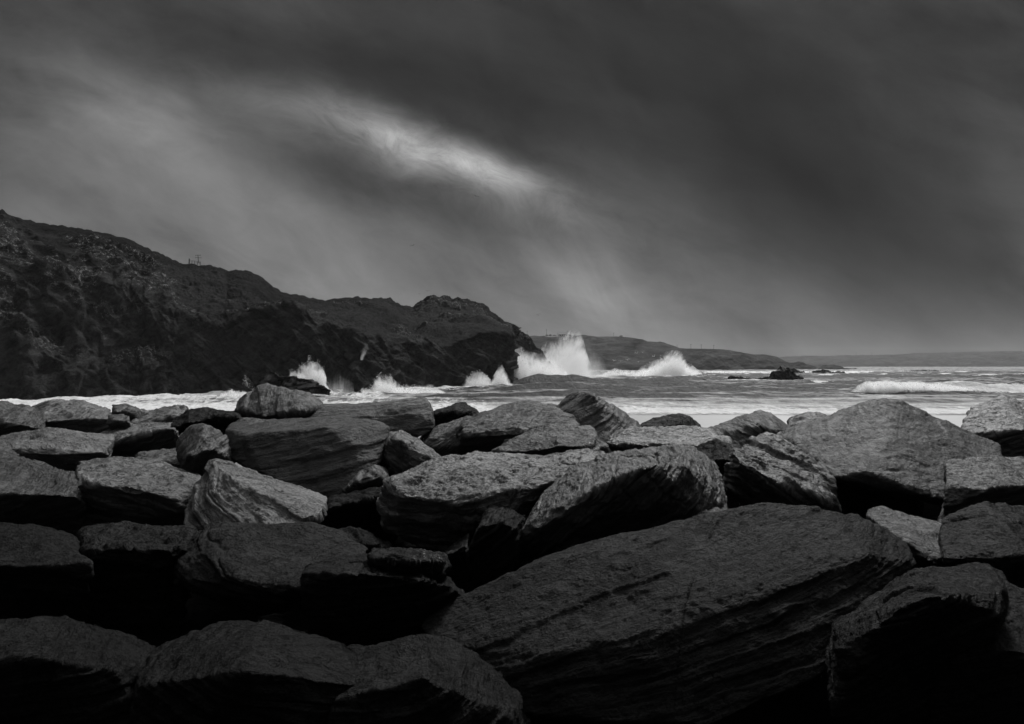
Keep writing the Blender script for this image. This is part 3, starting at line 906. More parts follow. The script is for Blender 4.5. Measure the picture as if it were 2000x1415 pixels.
boulder('A', 'rounded dark boulder at the bottom centre with a pale dim top', 4.7,
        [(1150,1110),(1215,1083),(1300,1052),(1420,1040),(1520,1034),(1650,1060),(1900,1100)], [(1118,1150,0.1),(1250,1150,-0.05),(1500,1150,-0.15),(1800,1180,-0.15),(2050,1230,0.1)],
        [(1115,1230),(1150,1500),(1800,1560),(2080,1270,0.3),(2000,1400)], dt=0.6, dbt=0.1, m=ROCK_FRONT_SHADE, bed=(12,0), rnd=12)
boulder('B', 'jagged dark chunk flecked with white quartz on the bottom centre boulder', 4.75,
        [(15,1030),(35,990),(150,998),(260,1013),(380,1028),(455,1034)], [(5,1055,0),(140,1060,-0.1),(300,1090,-0.1),(440,1090,-0.05)], [(30,1115),(200,1150),(420,1160),(490,1085,0.3)], dt=0.45, dbt=0.1, m=ROCK_FRONT_SHADE, bed=(-8,0), rnd=2, amp=1.3, vein=[(350,1075,110),(130,1095,35)])
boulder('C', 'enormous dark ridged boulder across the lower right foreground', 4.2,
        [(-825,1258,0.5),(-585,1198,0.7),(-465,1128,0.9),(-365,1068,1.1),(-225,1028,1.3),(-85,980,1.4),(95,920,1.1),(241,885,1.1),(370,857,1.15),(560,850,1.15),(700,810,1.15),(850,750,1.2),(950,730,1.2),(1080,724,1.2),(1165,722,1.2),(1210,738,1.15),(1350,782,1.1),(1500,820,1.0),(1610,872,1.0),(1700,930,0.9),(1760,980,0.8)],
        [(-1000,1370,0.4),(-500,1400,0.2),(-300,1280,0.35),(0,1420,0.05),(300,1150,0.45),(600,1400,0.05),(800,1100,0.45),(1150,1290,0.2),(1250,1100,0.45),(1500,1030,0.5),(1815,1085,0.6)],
        [(-1070,1400,0.4),(-700,1950,-0.1),(600,2000,-0.3),(1250,1700,-0.1),(1250,1260,0.3),(1400,1240,0.4),(1640,1180,0.6),(1740,1135,0.65)], m=ROCK_FRONT_SHADE, bed=(14,0), rnd=10, amp=0.8, th=1.4, chip=0.35)
boulder('C', 'paler tilted slab behind the right end of the enormous foreground boulder', 5.9,
        [(1560,800),(1575,780),(1612,765),(1700,788),(1840,828),(2000,860),(2200,930)], [(1560,830,0),(1700,900,-0.3),(1850,1050,-0.6),(2200,1150,-0.6)], [(1600,960),(1900,1200),(2200,1250)], dt=0.7, dbt=-0.2, m=ROCK_DARK, bed=(-18,0), rnd=4)
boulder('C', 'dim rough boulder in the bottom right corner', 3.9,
        [(1330,1400),(1440,1340),(1560,1285),(1700,1180),(1800,1120),(1900,1100),(2100,1080),(2300,1110)], [(1400,1450,0),(1650,1330,-0.2),(1900,1280,-0.3),(2300,1280,-0.3)], [(1350,1900),(1900,2000),(2350,1800)], dt=0.7, dbt=-0.1, m=ROCK_FRONT_SHADE, bed=(30,0), rnd=6)
# --- beyond the borders of the photograph: the bank goes on
boulder('P', 'pale boulder by the water beyond the left end of the bank', 13.5, [(60,800),(110,782),(170,786),(214,800)], [(60,825,0),(150,818,0),(220,822,0)], [(60,850),(220,846)], dt=1.0, rnd=8)
boulder('P', 'low grey boulder at the far left corner of the bank', 12.5, [(-90,800),(-20,783),(50,795),(85,815)], [(-90,835,0),(0,825,0),(80,835,0)], [(-90,870),(90,868)], dt=1.0, rnd=9, m=ROCK_DARK)
boulder('P', 'squat striped boulder left of the pale topped one with a black front', 10.5, [(10,850),(80,838),(160,842),(214,852)], [(0,882,0),(110,880,-0.1),(214,884,0)], [(10,925),(200,930)], dt=1.2, dbt=0.3, rnd=6, bed=(-10,0))
boulder('P', 'grey boulder at the left margin below the low corner one', 9.5, [(-160,858),(-80,845),(0,858),(25,875)], [(-160,900,0),(-50,890,-0.1),(30,900,0)], [(-160,940),(30,950)], dt=1.0, dbt=0.3, rnd=8, m=ROCK_DARK)
boulder('P', 'steep dark boulder at the left margin of the middle row', 7.2, [(-160,915),(-80,895),(60,900),(140,925)], [(-160,960,0),(0,965,-0.1),(150,970,0)], [(-160,1060),(150,1050)], dt=1.0, dbt=0.4, rnd=6, m=ROCK_DARK)
boulder('P', 'darkened boulder at the lower left margin', 5.3, [(-200,1040),(-60,1020),(90,1030),(160,1060)], [(-200,1110,0),(0,1110,-0.1),(170,1110,0)], [(-200,1260),(170,1240)], dt=0.8, dbt=0.3, rnd=6, m=ROCK_FRONT_SHADE, bed=(-12,0))
boulder('P', 'darkened boulder in the bottom left corner', 3.9, [(-220,1230),(-60,1200),(120,1205),(260,1240),(330,1290)], [(-220,1300,0),(80,1290,-0.15),(300,1330,0)], [(-220,1560),(330,1560)], dt=0.7, dbt=-0.1, rnd=8, m=ROCK_FRONT_SHADE, bed=(10,0))
boulder('P', 'wide darkened boulder at the bottom left of centre', 3.7, [(280,1290),(380,1235),(520,1215),(640,1235),(720,1290)], [(280,1340,0),(480,1310,-0.2),(700,1340,0)], [(260,1600),(740,1600)], dt=0.7, dbt=-0.1, rnd=9, m=ROCK_FRONT_SHADE, bed=(-14,0))
boulder('P', 'darkened boulder in the bottom centre below the quartz chunk', 3.6, [(650,1330),(720,1265),(840,1245),(930,1280),(1010,1360)], [(660,1370,0),(830,1330,-0.2),(1000,1400,0)], [(620,1650),(1050,1650)], dt=0.6, dbt=-0.1, rnd=9, m=ROCK_FRONT_SHADE, bed=(20,0))
boulder('P', 'grey boulder at the right margin beyond the granular giant', 11.5, [(1890,800),(1960,775),(2040,790),(2120,830)], [(1880,850,0),(2000,840,-0.2),(2120,860,0)], [(1880,920),(2120,930)], dt=1.4, rnd=9)

boulder('P', 'black stone deep in the gap between the grey wedge and the broad rounded boulder', 10.6, [(690,872),(760,862),(840,876)], [(690,900,0),(840,900,0)], [(690,975),(840,975)], dt=0.5, m=ROCK_BLACK, rnd=5)  # filler stone: the black of the gap is put into its colour
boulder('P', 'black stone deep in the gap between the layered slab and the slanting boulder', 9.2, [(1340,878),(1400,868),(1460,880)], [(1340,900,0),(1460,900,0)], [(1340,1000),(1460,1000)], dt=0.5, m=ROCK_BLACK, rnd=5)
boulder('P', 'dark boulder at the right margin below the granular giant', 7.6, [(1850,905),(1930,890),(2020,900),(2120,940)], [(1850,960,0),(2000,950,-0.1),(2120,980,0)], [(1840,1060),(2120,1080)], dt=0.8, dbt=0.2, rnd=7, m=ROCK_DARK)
boulder('P', 'darkened boulder at the lower right margin', 5.2, [(1830,1010),(1920,985),(2020,1000),(2120,1050)], [(1830,1090,0),(1980,1080,-0.1),(2120,1120,0)], [(1830,1250),(2120,1250)], dt=0.8, dbt=0.2, rnd=7, m=ROCK_FRONT_SHADE)
boulder('P', 'darkened boulder in the far bottom right corner', 3.7, [(1820,1180),(1900,1150),(2000,1160),(2120,1220)], [(1820,1290,0),(1960,1270,-0.1),(2120,1300,0)], [(1820,1560),(2120,1560)], dt=0.6, dbt=0.1, rnd=7, m=ROCK_FRONT_SHADE)

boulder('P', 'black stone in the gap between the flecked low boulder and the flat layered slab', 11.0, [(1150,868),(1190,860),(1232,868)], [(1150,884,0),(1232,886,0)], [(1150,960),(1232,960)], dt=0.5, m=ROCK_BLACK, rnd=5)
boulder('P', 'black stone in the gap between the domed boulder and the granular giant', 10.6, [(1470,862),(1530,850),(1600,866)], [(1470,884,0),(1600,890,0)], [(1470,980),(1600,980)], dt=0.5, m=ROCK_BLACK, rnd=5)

boulder('P', 'large boulder far out at the right margin of the middle row', 8.6, [(2130,880),(2250,850),(2420,860),(2560,920)], [(2130,950,0),(2300,930,-0.2),(2560,970,0)], [(2130,1060),(2560,1060)], dt=1.2, dbt=0.2, rnd=7)
boulder('P', 'dark boulder far out at the right margin of the back row', 12.0, [(2140,820),(2260,790),(2400,800),(2520,850)], [(2140,870,0),(2320,850,-0.2),(2520,880,0)], [(2140,940),(2520,940)], dt=1.3, rnd=8, m=ROCK_DARK)
boulder('P', 'darkened boulder far out at the right margin of the front row', 5.4, [(2130,1060),(2260,1010),(2450,1030),(2620,1120)], [(2130,1160,0),(2350,1140,-0.2),(2620,1200,0)], [(2130,1330),(2620,1330)], dt=0.9, dbt=0.2, rnd=7, m=ROCK_FRONT_SHADE)
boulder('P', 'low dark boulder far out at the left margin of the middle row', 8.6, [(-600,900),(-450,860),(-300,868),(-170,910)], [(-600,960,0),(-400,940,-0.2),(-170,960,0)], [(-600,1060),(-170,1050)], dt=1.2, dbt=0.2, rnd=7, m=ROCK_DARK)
boulder('P', 'darkened boulder far out at the left margin of the front row', 5.4, [(-700,1060),(-520,1010),(-350,1020),(-210,1070)], [(-700,1150,0),(-450,1130,-0.2),(-210,1150,0)], [(-700,1320),(-210,1320)], dt=0.9, dbt=0.2, rnd=7, m=ROCK_FRONT_SHADE)


# sea rocks out in the bay (points as pixel x, y around each rock, distance from the waterline)
def searock(label, pts, D, jag=1.0, m=SEAROCK, lift=2.0):
    """a reef or islet: skyline points above the water, real thickness behind, cut by the sea"""
    yb = HY + H * F / D
    pts = [(x, y - lift * min(1.0, max(0.0, yb - y) / 4.0)) for x, y in pts]
    out = []
    wpx = pts[-1][0] - pts[0][0]
    c = np.arange(pts[0][0], pts[-1][0] + 0.01, max(wpx / 110.0, 0.12))
    s = np.interp(c, *zip(*pts))
    nz = fbm(np.stack([c * 0.35 + D, 0 * c, 0 * c], 1), 4)
    hpx = np.clip(yb - s, 0, 99)
    s = s + nz * 1.6 * jag * np.clip(hpx / 6, 0, 1)
    rows = []
    dep = 0.45 * wpx / F * D
    prof = [(-0.45, -0.25), (-0.36, 0.15), (-0.25, 0.45), (-0.12, 0.78), (0.0, 1.0), (0.15, 0.85), (0.35, 0.4), (0.5, -0.25)]
    zt = np.maximum((yb - s) / F * D, 0.02)
    for fd, fh in prof:
        rows.append(np.stack([(c - HX) / F * D, D + fd * dep * (0.4 + zt / zt.max()), np.where(fh > 0, zt * fh, -0.9)], 1))
    a = np.array(rows)
    t = np.linspace(0, len(prof) - 1, 34); i0 = np.clip(t.astype(int), 0, len(prof) - 2); f = (t - i0)[:, None, None]
    G = a[i0] * (1 - f) + a[i0 + 1] * f
    p = G.reshape(-1, 3)
    sc = max(zt.max(), 0.4)
    n = fbm(p / sc * 1.6 + D, 5, 0.6)
    lay = ridged(np.stack([p[:, 0] * .5 + p[:, 2], p[:, 1] * .4, p[:, 2] * 1.5 - p[:, 0] * .9], 1) / sc * 1.3, 3)
    p = p + np.stack([0.2 * n * sc, 0.40 * sc * n + 0.2 * sc * lay, 0.10 * sc * lay * np.clip(p[:, 2], 0, 1) * jag], 1)
    me = mesh_np('sea_rock', p, grid_faces(34, len(c)), m)
    vattr(me, 'bed', p / sc); fattr(me, 'vein', np.zeros(len(p)))
    tag(link('sea_rock', me), label, 'sea rock', 'rocks standing in the surf')


def z7(l): return [(1340 + x / 4.348, 640 + y / 4.348) for x, y in l]


searock('jagged black islet, the largest rock out in the surf', z7([(660,478),(690,455),(715,432),(760,382),(790,368),(812,362),(850,372),(880,376),(920,402),(950,432),(990,440),(1020,458),(1048,470)]), 211, lift=4)
searock('long low black reef left of the largest islet', z7([(336,464),(360,440),(385,420),(410,430),(432,432),(470,428),(500,438),(560,445),(556,472)][:-1] + [(566,470)]), 213)
searock('toothed black reef joining the left foot of the largest islet', z7([(562,474),(572,452),(610,446),(640,440),(690,430),(720,440),(740,478)]), 214)
searock('tiny black fin of rock farthest left of the reef', z7([(54,455),(66,446),(74,466),(84,474)]), 216, 0.4)
searock('small flat black rock beside the tiny fin', z7([(106,472),(112,450),(130,447),(180,452),(208,464)]), 215)
searock('smallest black rock just breaking the water left of the low reef', z7([(238,462),(255,455),(285,455),(296,462)]), 216, 0.5)
searock('dark pointed rock in the white surf behind the largest islet', z7([(860,392),(890,370),(915,362),(945,376),(985,384),(1012,388),(1000,398)][:-1] + [(1016,398)]), 405, lift=3)
searock('long thin dark reef in the white surf right of the islet', z7([(1036,392),(1090,384),(1130,378),(1180,374),(1215,380),(1240,388),(1246,398)]), 405, lift=3)
searock('flat dark reef overlapping the right end of the long thin one', z7([(1206,404),(1250,392),(1300,388),(1345,388),(1352,402)]), 375, lift=3)
searock('thin line of dark rocks at the right end of the surf', z7([(1360,400),(1400,396),(1450,398),(1500,398),(1532,402)]), 385, 0.6, lift=3)
searock('low dark shelf of rock in the sea at the right edge', z7([(1780,384),(1830,378),(1880,372),(1960,364),(2100,362),(2250,386)]), 470, lift=0)
searock('low dark rock awash between the two great bursts of spray', [(1148,735),(1158,731),(1168,728),(1176,730),(1182,735)], 300)
searock('low dark ledge of rock under the ragged fan of spray', [(498,774),(508,745),(520,733),(545,737),(565,742),(589,748),(612,753),(637,759),(645,772)], 112.5, 0.8)



def finish_boulders():
    tmp = []
    for b in pending:
        o = bpy.data.objects.new('tmp', b['me'])
        COL.objects.link(o)
        md = o.modifiers.new('r', 'REMESH')
        md.mode = 'VOXEL'; md.voxel_size = b['vox']; md.adaptivity = 0
        tmp.append(o)
    dg = bpy.context.evaluated_depsgraph_get()
    dg.update()
    for idx, (b, o) in enumerate(zip(pending, tmp)):
        ev = o.evaluated_get(dg)
        me0 = ev.to_mesh()
        n = len(me0.vertices)
        v = np.empty(n * 3, np.float32); me0.vertices.foreach_get('co', v); v = v.reshape(-1, 3).astype(np.float64)
        ne = len(me0.edges)
        e = np.empty(ne * 2, np.int32); me0.edges.foreach_get('vertices', e); e = e.reshape(-1, 2)
        lt = np.empty(len(me0.polygons), np.int32); me0.polygons.foreach_get('loop_total', lt)
        lv = np.empty(len(me0.loops), np.int32); me0.loops.foreach_get('vertex_index', lv)
        ls = np.empty(len(me0.polygons), np.int32); me0.polygons.foreach_get('loop_start', ls)
        quads = np.stack([lv[ls[lt == 4] + i] for i in range(4)], 1)
        ev.to_mesh_clear()
        deg = np.bincount(e.ravel(), minlength=n).astype(np.float64)

        def lap(v, it):
            for _ in range(it):
                s = np.stack([np.bincount(e[:, 0], v[e[:, 1], i], n) + np.bincount(e[:, 1], v[e[:, 0], i], n) for i in range(3)], 1)
                v = v * 0.4 + 0.6 * s / deg[:, None]
            return v
        rs = np.random.default_rng(idx * 13 + 5)
        lo0, hi0 = v.min(0), v.max(0)
        ctr, ext_ = (lo0 + hi0) / 2, float(np.linalg.norm(hi0 - lo0))
        for _ in range(13):                # broken corners: flat chips struck off
            nn = rs.normal(size=3); nn /= np.linalg.norm(nn)
            h_ = (v - ctr) @ nn
            cut = h_.max() - ext_ * rs.uniform(0.006, 0.045) * b['chip']
            v = v - nn * (np.maximum(h_ - cut, 0) * 0.92)[:, None]
        v = lap(v, max(2, int(b['rnd'] * 0.5)))

        def normals(v):
            fn = np.cross(v[quads[:, 2]] - v[quads[:, 0]], v[quads[:, 3]] - v[quads[:, 1]])
            N = np.stack([sum(np.bincount(quads[:, j], fn[:, i], n) for j in range(4)) for i in range(3)], 1)
            return N / np.maximum(np.linalg.norm(N, axis=1, keepdims=True), 1e-9)
        N = normals(v)
        az, dip = R(b['bed'][0]), R(b['bed'][1])
        # bedding frame: ex along the layers across the picture, ez across the layers
        ex = np.array([math.cos(az), 0.0, math.sin(az)])
        ez = np.array([-math.sin(az) * math.cos(dip), -math.sin(dip), math.cos(az) * math.cos(dip)])
        ey = np.cross(ez, ex)
        q = np.stack([v @ ex, v @ ey, v @ ez], 1) + rs.uniform(-40, 40, 3)
        s = b['D'] / 8.0                      # far boulders get detail of the size the eye resolves
        s = min(max(s, 0.6), 30)
        s = s ** 0.6 if s > 1 else s
        A = b['amp']
        warp = fbm(q * 1.3 / s, 3)
        qq = q.copy(); qq[:, 2] += 0.05 * s * warp
        lo0, hi0 = v.min(0), v.max(0)
        v = (v - lo0) / (hi0 - lo0) * (b['hi'] - b['lo']) + b['lo']       # undo the shrinking of the smoothing
        d = 0.050 * s * fbm(q * 1.1 / s, 3)
        lay = pn(qq * np.array([0.28, 0.5, 6.5]) / s)
        patch = sstep(-0.15, 0.25, pn(q * 0.9 / s + 31))
        d += 0.024 * s * (sstep(-0.06, 0.04, lay) - 0.5) * (0.35 + patch)       # stepped ledges
        lay2 = pn(qq * np.array([0.36, 0.6, 14.0]) / s + 44)
        d += 0.012 * s * (sstep(-0.1, 0.03, lay2) - 0.5) * (1.3 - patch)
        d += 0.011 * s * ridged(qq * np.array([0.5, 0.8, 12.0]) / s, 3)
        d += 0.018 * s * fbm(q * 6 / s, 5, 0.66)
        ck = np.abs(pn(qq * np.array([0.28, 0.28, 4.2]) / s + 70))
        d -= 0.030 * s * (1 - sstep(0.0, 0.03, ck)) * sstep(-0.15, 0.2, pn(q * 0.7 / s + 12))
        jn = np.abs(pn((q @ np.array([[.9, .3, .2], [-.3, .9, -.3], [-.25, .25, .9]])) * np.array([1.6, 0.25, 0.25]) / s + 55))
        d -= 0.022 * s * (1 - sstep(0.0, 0.03, jn)) * sstep(0.1, 0.3, pn(q * 0.9 / s + 90))
        v = v + N * (d * A)[:, None]
        me = mesh_np(b['name'], v, quads, b['m'])
        vattr(me, 'bed', q / s)
        vn = np.zeros(n)
        if b['vein']:
            wv = v + b['org']
            px = HX + wv[:, 0] / wv[:, 1] * F; py = HY + (H - wv[:, 2]) / wv[:, 1] * F
            for cx, cy_, r in b['vein']:
                vn = np.maximum(vn, sstep(1.25, 0.55, np.hypot(px - cx, (py - cy_) * 1.4) / r))
        fattr(me, 'vein', vn)
        ob = link(b['name'], me)
        ob.location = b['org']
        tag(ob, b['label'], b['cat'], b['group'])
        bpy.data.objects.remove(o)
        bpy.data.meshes.remove(b['me'])


finish_boulders()

# ------------------------------------------------------------------ spray and breaking crests
def in_poly(x, y, poly):
    c = np.zeros(len(x), bool)
    j = len(poly) - 1
    for i in range(len(poly)):
        xi, yi = poly[i]; xj, yj = poly[j]
        k_ = ((yi > y) != (yj > y)) & (x < (xj - xi) * (y - yi) / (yj - yi + 1e-9) + xi)
        c ^= k_
        j = i
    return c


def flakes(x, y, dep, size, D, rs):
    C_ = np.stack([(x - HX) / F * dep, dep, H - (y - HY) / F * dep], 1)
    C_[:, 2] = np.maximum(C_[:, 2], -0.1)
    k_ = len(C_)
    sz = size * D / 200 * rs.lognormal(0, 0.45, (k_, 1))
    a_ = rs.normal(size=(k_, 3)); a_ /= np.linalg.norm(a_, axis=1)[:, None]
    b_ = rs.normal(size=(k_, 3)); b_ -= a_ * (a_ * b_).sum(1)[:, None]; b_ /= np.linalg.norm(b_, axis=1)[:, None]
    v = np.stack([C_ + a_ * sz, C_ - a_ * sz * .5 + b_ * sz * .86, C_ - a_ * sz * .5 - b_ * sz * .86], 1).reshape(-1, 3)
    return v, np.arange(k_ * 3).reshape(-1, 3)


def spray(label, prof, base, D, n, size=0.11, depth=5.0, seed=0, fade=0.45, wisp=0.5, lean=0.0, m=None, name='spray', stretch=1.0, mist=True):
    """a burst of droplets: prof = top outline left to right, base = waterline below it (pixel y); droplets thin out towards the top,
    with a veil of finer, fainter drops around the heart of it"""
    rs = np.random.default_rng(seed + 100)
    xs_ = np.array([p[0] for p in prof]); yt_ = np.array([p[1] for p in prof])

    def cloud(N, grow, wsp, thr, pw):
        N0 = N * 6
        wd = xs_[-1] - xs_[0]
        x = rs.uniform(xs_[0] - wd * grow * 0.25, xs_[-1] + wd * grow * 0.25, N0)
        yt = np.interp(x, xs_, yt_)
        yb = np.interp(x, [p[0] for p in base], [p[1] for p in base])
        t = rs.uniform(0, 1.3 + grow, N0)
        y = yb + (yt - yb) * t
        dep = D + rs.normal(size=N0) * 0.42 * depth
        hgt = np.maximum(yb - yt, 0.5)
        sx = x - lean * (yb - y)
        w_ = fbm(np.stack([sx / (11 * stretch), y / 17, dep / depth * 0.6 + seed * 3.1], 1), 5, 0.62)
        w4 = fbm(np.stack([sx / (3.6 * stretch), y / 6.0, dep / depth + seed * 1.7], 1), 3, 0.6)
        soft_ = np.clip((thr + grow - t + wsp * w_ + 0.25 * wsp * w4) / (fade * 1.2 + grow), 0, 1) ** pw
        dens = soft_ * np.clip(0.85 + 0.40 * w4 + 0.35 * w_, 0.15, 1.0) * hgt / hgt.max()
        edge = np.minimum(x - xs_[0], xs_[-1] - x) / max(wd * 0.10, 0.5) + grow * 3
        dens *= np.clip(edge + 0.8 * w_, 0, 1)
        ok = rs.uniform(size=N0) < dens
        return x[ok][:N], y[ok][:N], dep[ok][:N]
    x, y, dep = cloud(int(n * 1.5), 0.0, wisp, 1.08, 1.2)
    v, f = flakes(x, y, dep, size * 0.9, D, rs)
    o = link(name, mesh_np(name, v, f, m or SPRAY, smooth=False))
    tag(o, label, 'sea spray' if name == 'spray' else 'breaking wave', 'bursts of spray along the shore')
    if mist and m is None:
        x, y, dep = cloud(int(n * 1.3), 0.28, wisp * 0.8, 1.0, 1.4)
        v, f = flakes(x, y, dep, size * 1.5, D, rs)
        link('mist', mesh_np('mist', v, f, MIST, smooth=False), o)


def cloud_spray(label, prof, base_y, D, depth, dens, seed, nsc=(10.0, 11.0), cut=0.0, lean=0.0, wisp=1.0, drops=0, expand=1.12, name='spray', apex=None):
    """a burst of spray as real suspended water: a closed body whose inside thins out to wisps; prof = its height along its length"""
    p0 = P(prof[0][0], base_y, D)
    sc = D / F
    xs_ = np.array([(p[0] - prof[0][0]) * sc for p in prof]); hs = np.array([max((base_y - p[1]) * sc, 0.01) for p in prof])
    Wm, Hm = xs_[-1], hs.max()
    # body
    c = np.linspace(-0.04 * Wm, 1.04 * Wm, 60)
    h_ = np.interp(c, xs_, hs) * expand + 0.05 * Hm
    ker = np.array([1, 2, 3, 2, 1]) / 9
    h_ = np.maximum(h_, np.convolve(np.pad(h_, 2, mode='edge'), ker, 'valid'))
    taper = np.sqrt(np.clip(1 - (2 * (c / Wm - 0.5) / 1.08) ** 2, 0.0004, 1))
    n = 22
    th = np.linspace(0, math.pi, n)
    G = np.stack([np.stack([c, -np.cos(t) * depth * (0.35 + 0.65 * taper), np.sin(t) ** 0.8 * h_], 1) for t in th])
    v = G.reshape(-1, 3)
    f = grid_faces(n, 60)
    k0 = np.arange(59)
    und = np.stack([k0, (n - 1) * 60 + k0, (n - 1) * 60 + k0 + 1, k0 + 1], 1)            # underside
    me_f = np.concatenate([f, und])
    caps = []
    me = mesh_np('spray', v, me_f, [])
    bm = bmesh.new(); bm.from_mesh(me)
    bmesh.ops.holes_fill(bm, edges=[e for e in bm.edges if e.is_boundary])
    bmesh.ops.recalc_face_normals(bm, faces=bm.faces)
    bm.to_mesh(me); bm.free()
    m = bpy.data.materials.new('spray_air'); m.use_nodes = True
    k = NT(m.node_tree)
    out = k.n('ShaderNodeOutputMaterial')
    sp = k.n('ShaderNodeSeparateXYZ')
    oc = k.n('ShaderNodeTexCoord').outputs['Object']
    k.lk(oc, sp.inputs[0])
    x, y, z = sp.outputs
    warp = k.n('ShaderNodeTexNoise'); k.lk(oc, warp.inputs['Vector']); warp.inputs['Scale'].default_value = 2.2 / Hm; warp.inputs['Detail'].default_value = 3
    wsx = k.n('ShaderNodeSeparateXYZ'); k.lk(warp.outputs['Color'], wsx.inputs[0])
    xw = k.add(x, k.mul(k.sub(wsx.outputs[0], 0.5), 0.9 * Hm))
    zw = k.add(z, k.mul(k.sub(wsx.outputs[1], 0.5), 0.40 * Hm))
    fc_ = k.n('ShaderNodeFloatCurve')
    cv = fc_.mapping.curves[0]
    pts = [(a / Wm, b / Hm) for a, b in zip(xs_, hs)]
    cv.points[0].location = pts[0]; cv.points[1].location = pts[-1]
    for p_ in pts[1:-1]: cv.points.new(*p_)
    fc_.mapping.update()
    k.put(fc_.inputs['Value'], k.m('DIVIDE', xw, Wm, clamp=True))
    hh = k.m('MAXIMUM', k.mul(fc_.outputs[0], Hm), 0.02)
    t = k.m('DIVIDE', zw, hh)
    q = k.m('DIVIDE', y, depth)
    q2 = k.mul(q, q)
    xl = k.sub(x, k.mul(z, lean))
    vec = k.xyz(k.mul(xl, nsc[0] / Hm), k.mul(y, 4.0 / Hm), k.mul(z, nsc[1] * 0.42 / Hm))
    n1 = k.noise(vec, 1.0, 8, 0.72, 0.6)
    body = k.sub(k.sub(1.0, t), k.mul(q2, 0.7))
    if apex:                                    # blown out of a cleft: narrow below, spreading upwards
        qx = k.m('DIVIDE', k.sub(k.sub(x, apex[0] * Wm), k.mul(z, apex[1])), k.add(0.06 * Hm, k.mul(z, apex[2])))
        body = k.sub(body, k.mul(k.mul(qx, qx), 1.3))
    fld = k.add(k.mul(body, 1.15), k.mul(k.sub(n1, 0.5 + cut), 2.4 * wisp))
    dn = k.mul(k.m('POWER', k.mapr(fld, 0.0, 1.15, 0.0, 1.0, False), 1.7), dens)
    vp = k.n('ShaderNodeVolumePrincipled')
    vp.inputs['Color'].default_value = (0.985, 0.985, 0.985, 1)
    vp.inputs['Anisotropy'].default_value = 0.2
    k.lk(dn, vp.inputs['Density'])
    k.lk(vp.outputs[0], out.inputs['Volume'])
    me.materials.append(m)
    o = link(name, me)
    o.location = (p0[0], D, p0[2])
    tag(o, label, 'sea spray' if name == 'spray' else 'breaking wave', 'bursts of spray along the shore')
    if drops:                                   # coarser drops thrown out of it
        rs = np.random.default_rng(seed)
        N0 = drops * 8
        xx = rs.uniform(0, Wm, N0); tt = rs.uniform(0.3, 1.25, N0)
        hz_ = np.interp(xx, xs_, hs)
        zz = hz_ * tt
        yy = rs.normal(size=N0) * 0.3 * depth
        nn = fbm(np.stack([(xx - lean * zz) * 9 / Hm, yy * 3 / Hm, zz * 4 / Hm + seed], 1), 4, 0.65)
        ok = rs.uniform(size=N0) < np.clip(1.15 - tt + 1.3 * nn, 0, 1) * hz_ / Hm
        xx, yy, zz = xx[ok][:drops], yy[ok][:drops], zz[ok][:drops]
        px = HX + (p0[0] + xx) / (D + yy) * F; py = HY + (H - p0[2] - zz) / (D + yy) * F
        vv, ff = flakes(px, py, D + yy, 0.085, D, rs)
        vv = vv - np.array([p0[0], D, p0[2]])
        link('droplets', mesh_np('droplets', vv, ff, SPRAY, smooth=False), o)


cloud_spray('tall burst of spray off the headland tip, its plume highest of all', [(1036,738),(1044,722),(1054,700),(1064,688),(1078,686),(1090,676),(1104,676),(1114,668),(1126,664),(1136,672),(1141,692),(1148,712),(1158,730),(1172,742)], 748, 236, 8.0, 0.50, 1, lean=0.25, cut=-0.14, wisp=1.15, expand=1.25, drops=5000)
cloud_spray('wide low cloud of spray before the dark recess at the headland', [(978,748),(986,720),(992,694),(1000,682),(1010,690),(1022,698),(1036,704),(1050,706),(1064,712),(1080,716),(1096,724),(1112,742)], 758, 196, 6.0, 0.8, 2, cut=-0.15, wisp=1.1, expand=1.25, drops=2000)
cloud_spray('thin mist drifting around the two bursts of spray at the headland', [(960,745),(985,722),(1010,700),(1040,694),(1070,684),(1100,672),(1130,668),(1150,690),(1180,716),(1215,738)], 750, 215, 12.0, 0.10, 21, cut=-0.10, wisp=0.8, expand=1.2)
cloud_spray('rounded hump of spray bursting over the far surf', [(1236,740),(1250,724),(1264,717),(1280,712),(1294,703),(1304,698),(1318,695),(1330,698),(1338,709),(1350,720),(1364,729),(1382,740)], 744, 300, 8.0, 1.0, 3, lean=0.5, wisp=0.9, cut=-0.13, expand=1.2, drops=1800)
cloud_spray('ragged fan of spray leaping against the left cliff', [(562,742),(568,727),(578,732),(588,722),(596,719),(605,707),(613,718),(621,716),(630,724),(636,742),(640,757),(644,764)], 768, 117, 1.8, 2.6, 4, cut=-0.12, drops=1800, wisp=1.1)
cloud_spray('faint cone of blown spray halfway up the cliff', [(692,676),(700,668),(710,666),(722,668),(738,670),(742,692)], 704, 115.5, 1.0, 0.45, 6, cut=-0.02, apex=(0.28, 0.35, 0.40))
cloud_spray('thin veil of falling spray in front of the cliff foot', [(622,770),(630,748),(640,734),(652,726),(664,724),(676,736),(692,756),(698,772)], 775, 117, 1.5, 0.40, 7, nsc=(14.0, 3.0), cut=0.04)
cloud_spray('long churning bank of foam along the cliff foot', [(580,775),(600,764),(640,768),(680,770),(705,766),(712,758),(720,762),(733,742),(742,735),(752,742),(762,738),(770,749),(782,755),(802,756),(824,758),(844,755),(866,770)], 779, 119, 2.0, 2.4, 9, cut=-0.10, nsc=(9.0, 8.0), drops=5000)
cloud_spray('pair of white puffs of spray at the end of the cliff', [(898,760),(908,742),(922,732),(938,731),(950,738),(957,747),(964,740),(972,726),(980,719),(988,732),(996,746),(1008,762)], 767, 150, 2.8, 2.0, 10, lean=0.3, wisp=0.7, cut=-0.14, drops=1500)
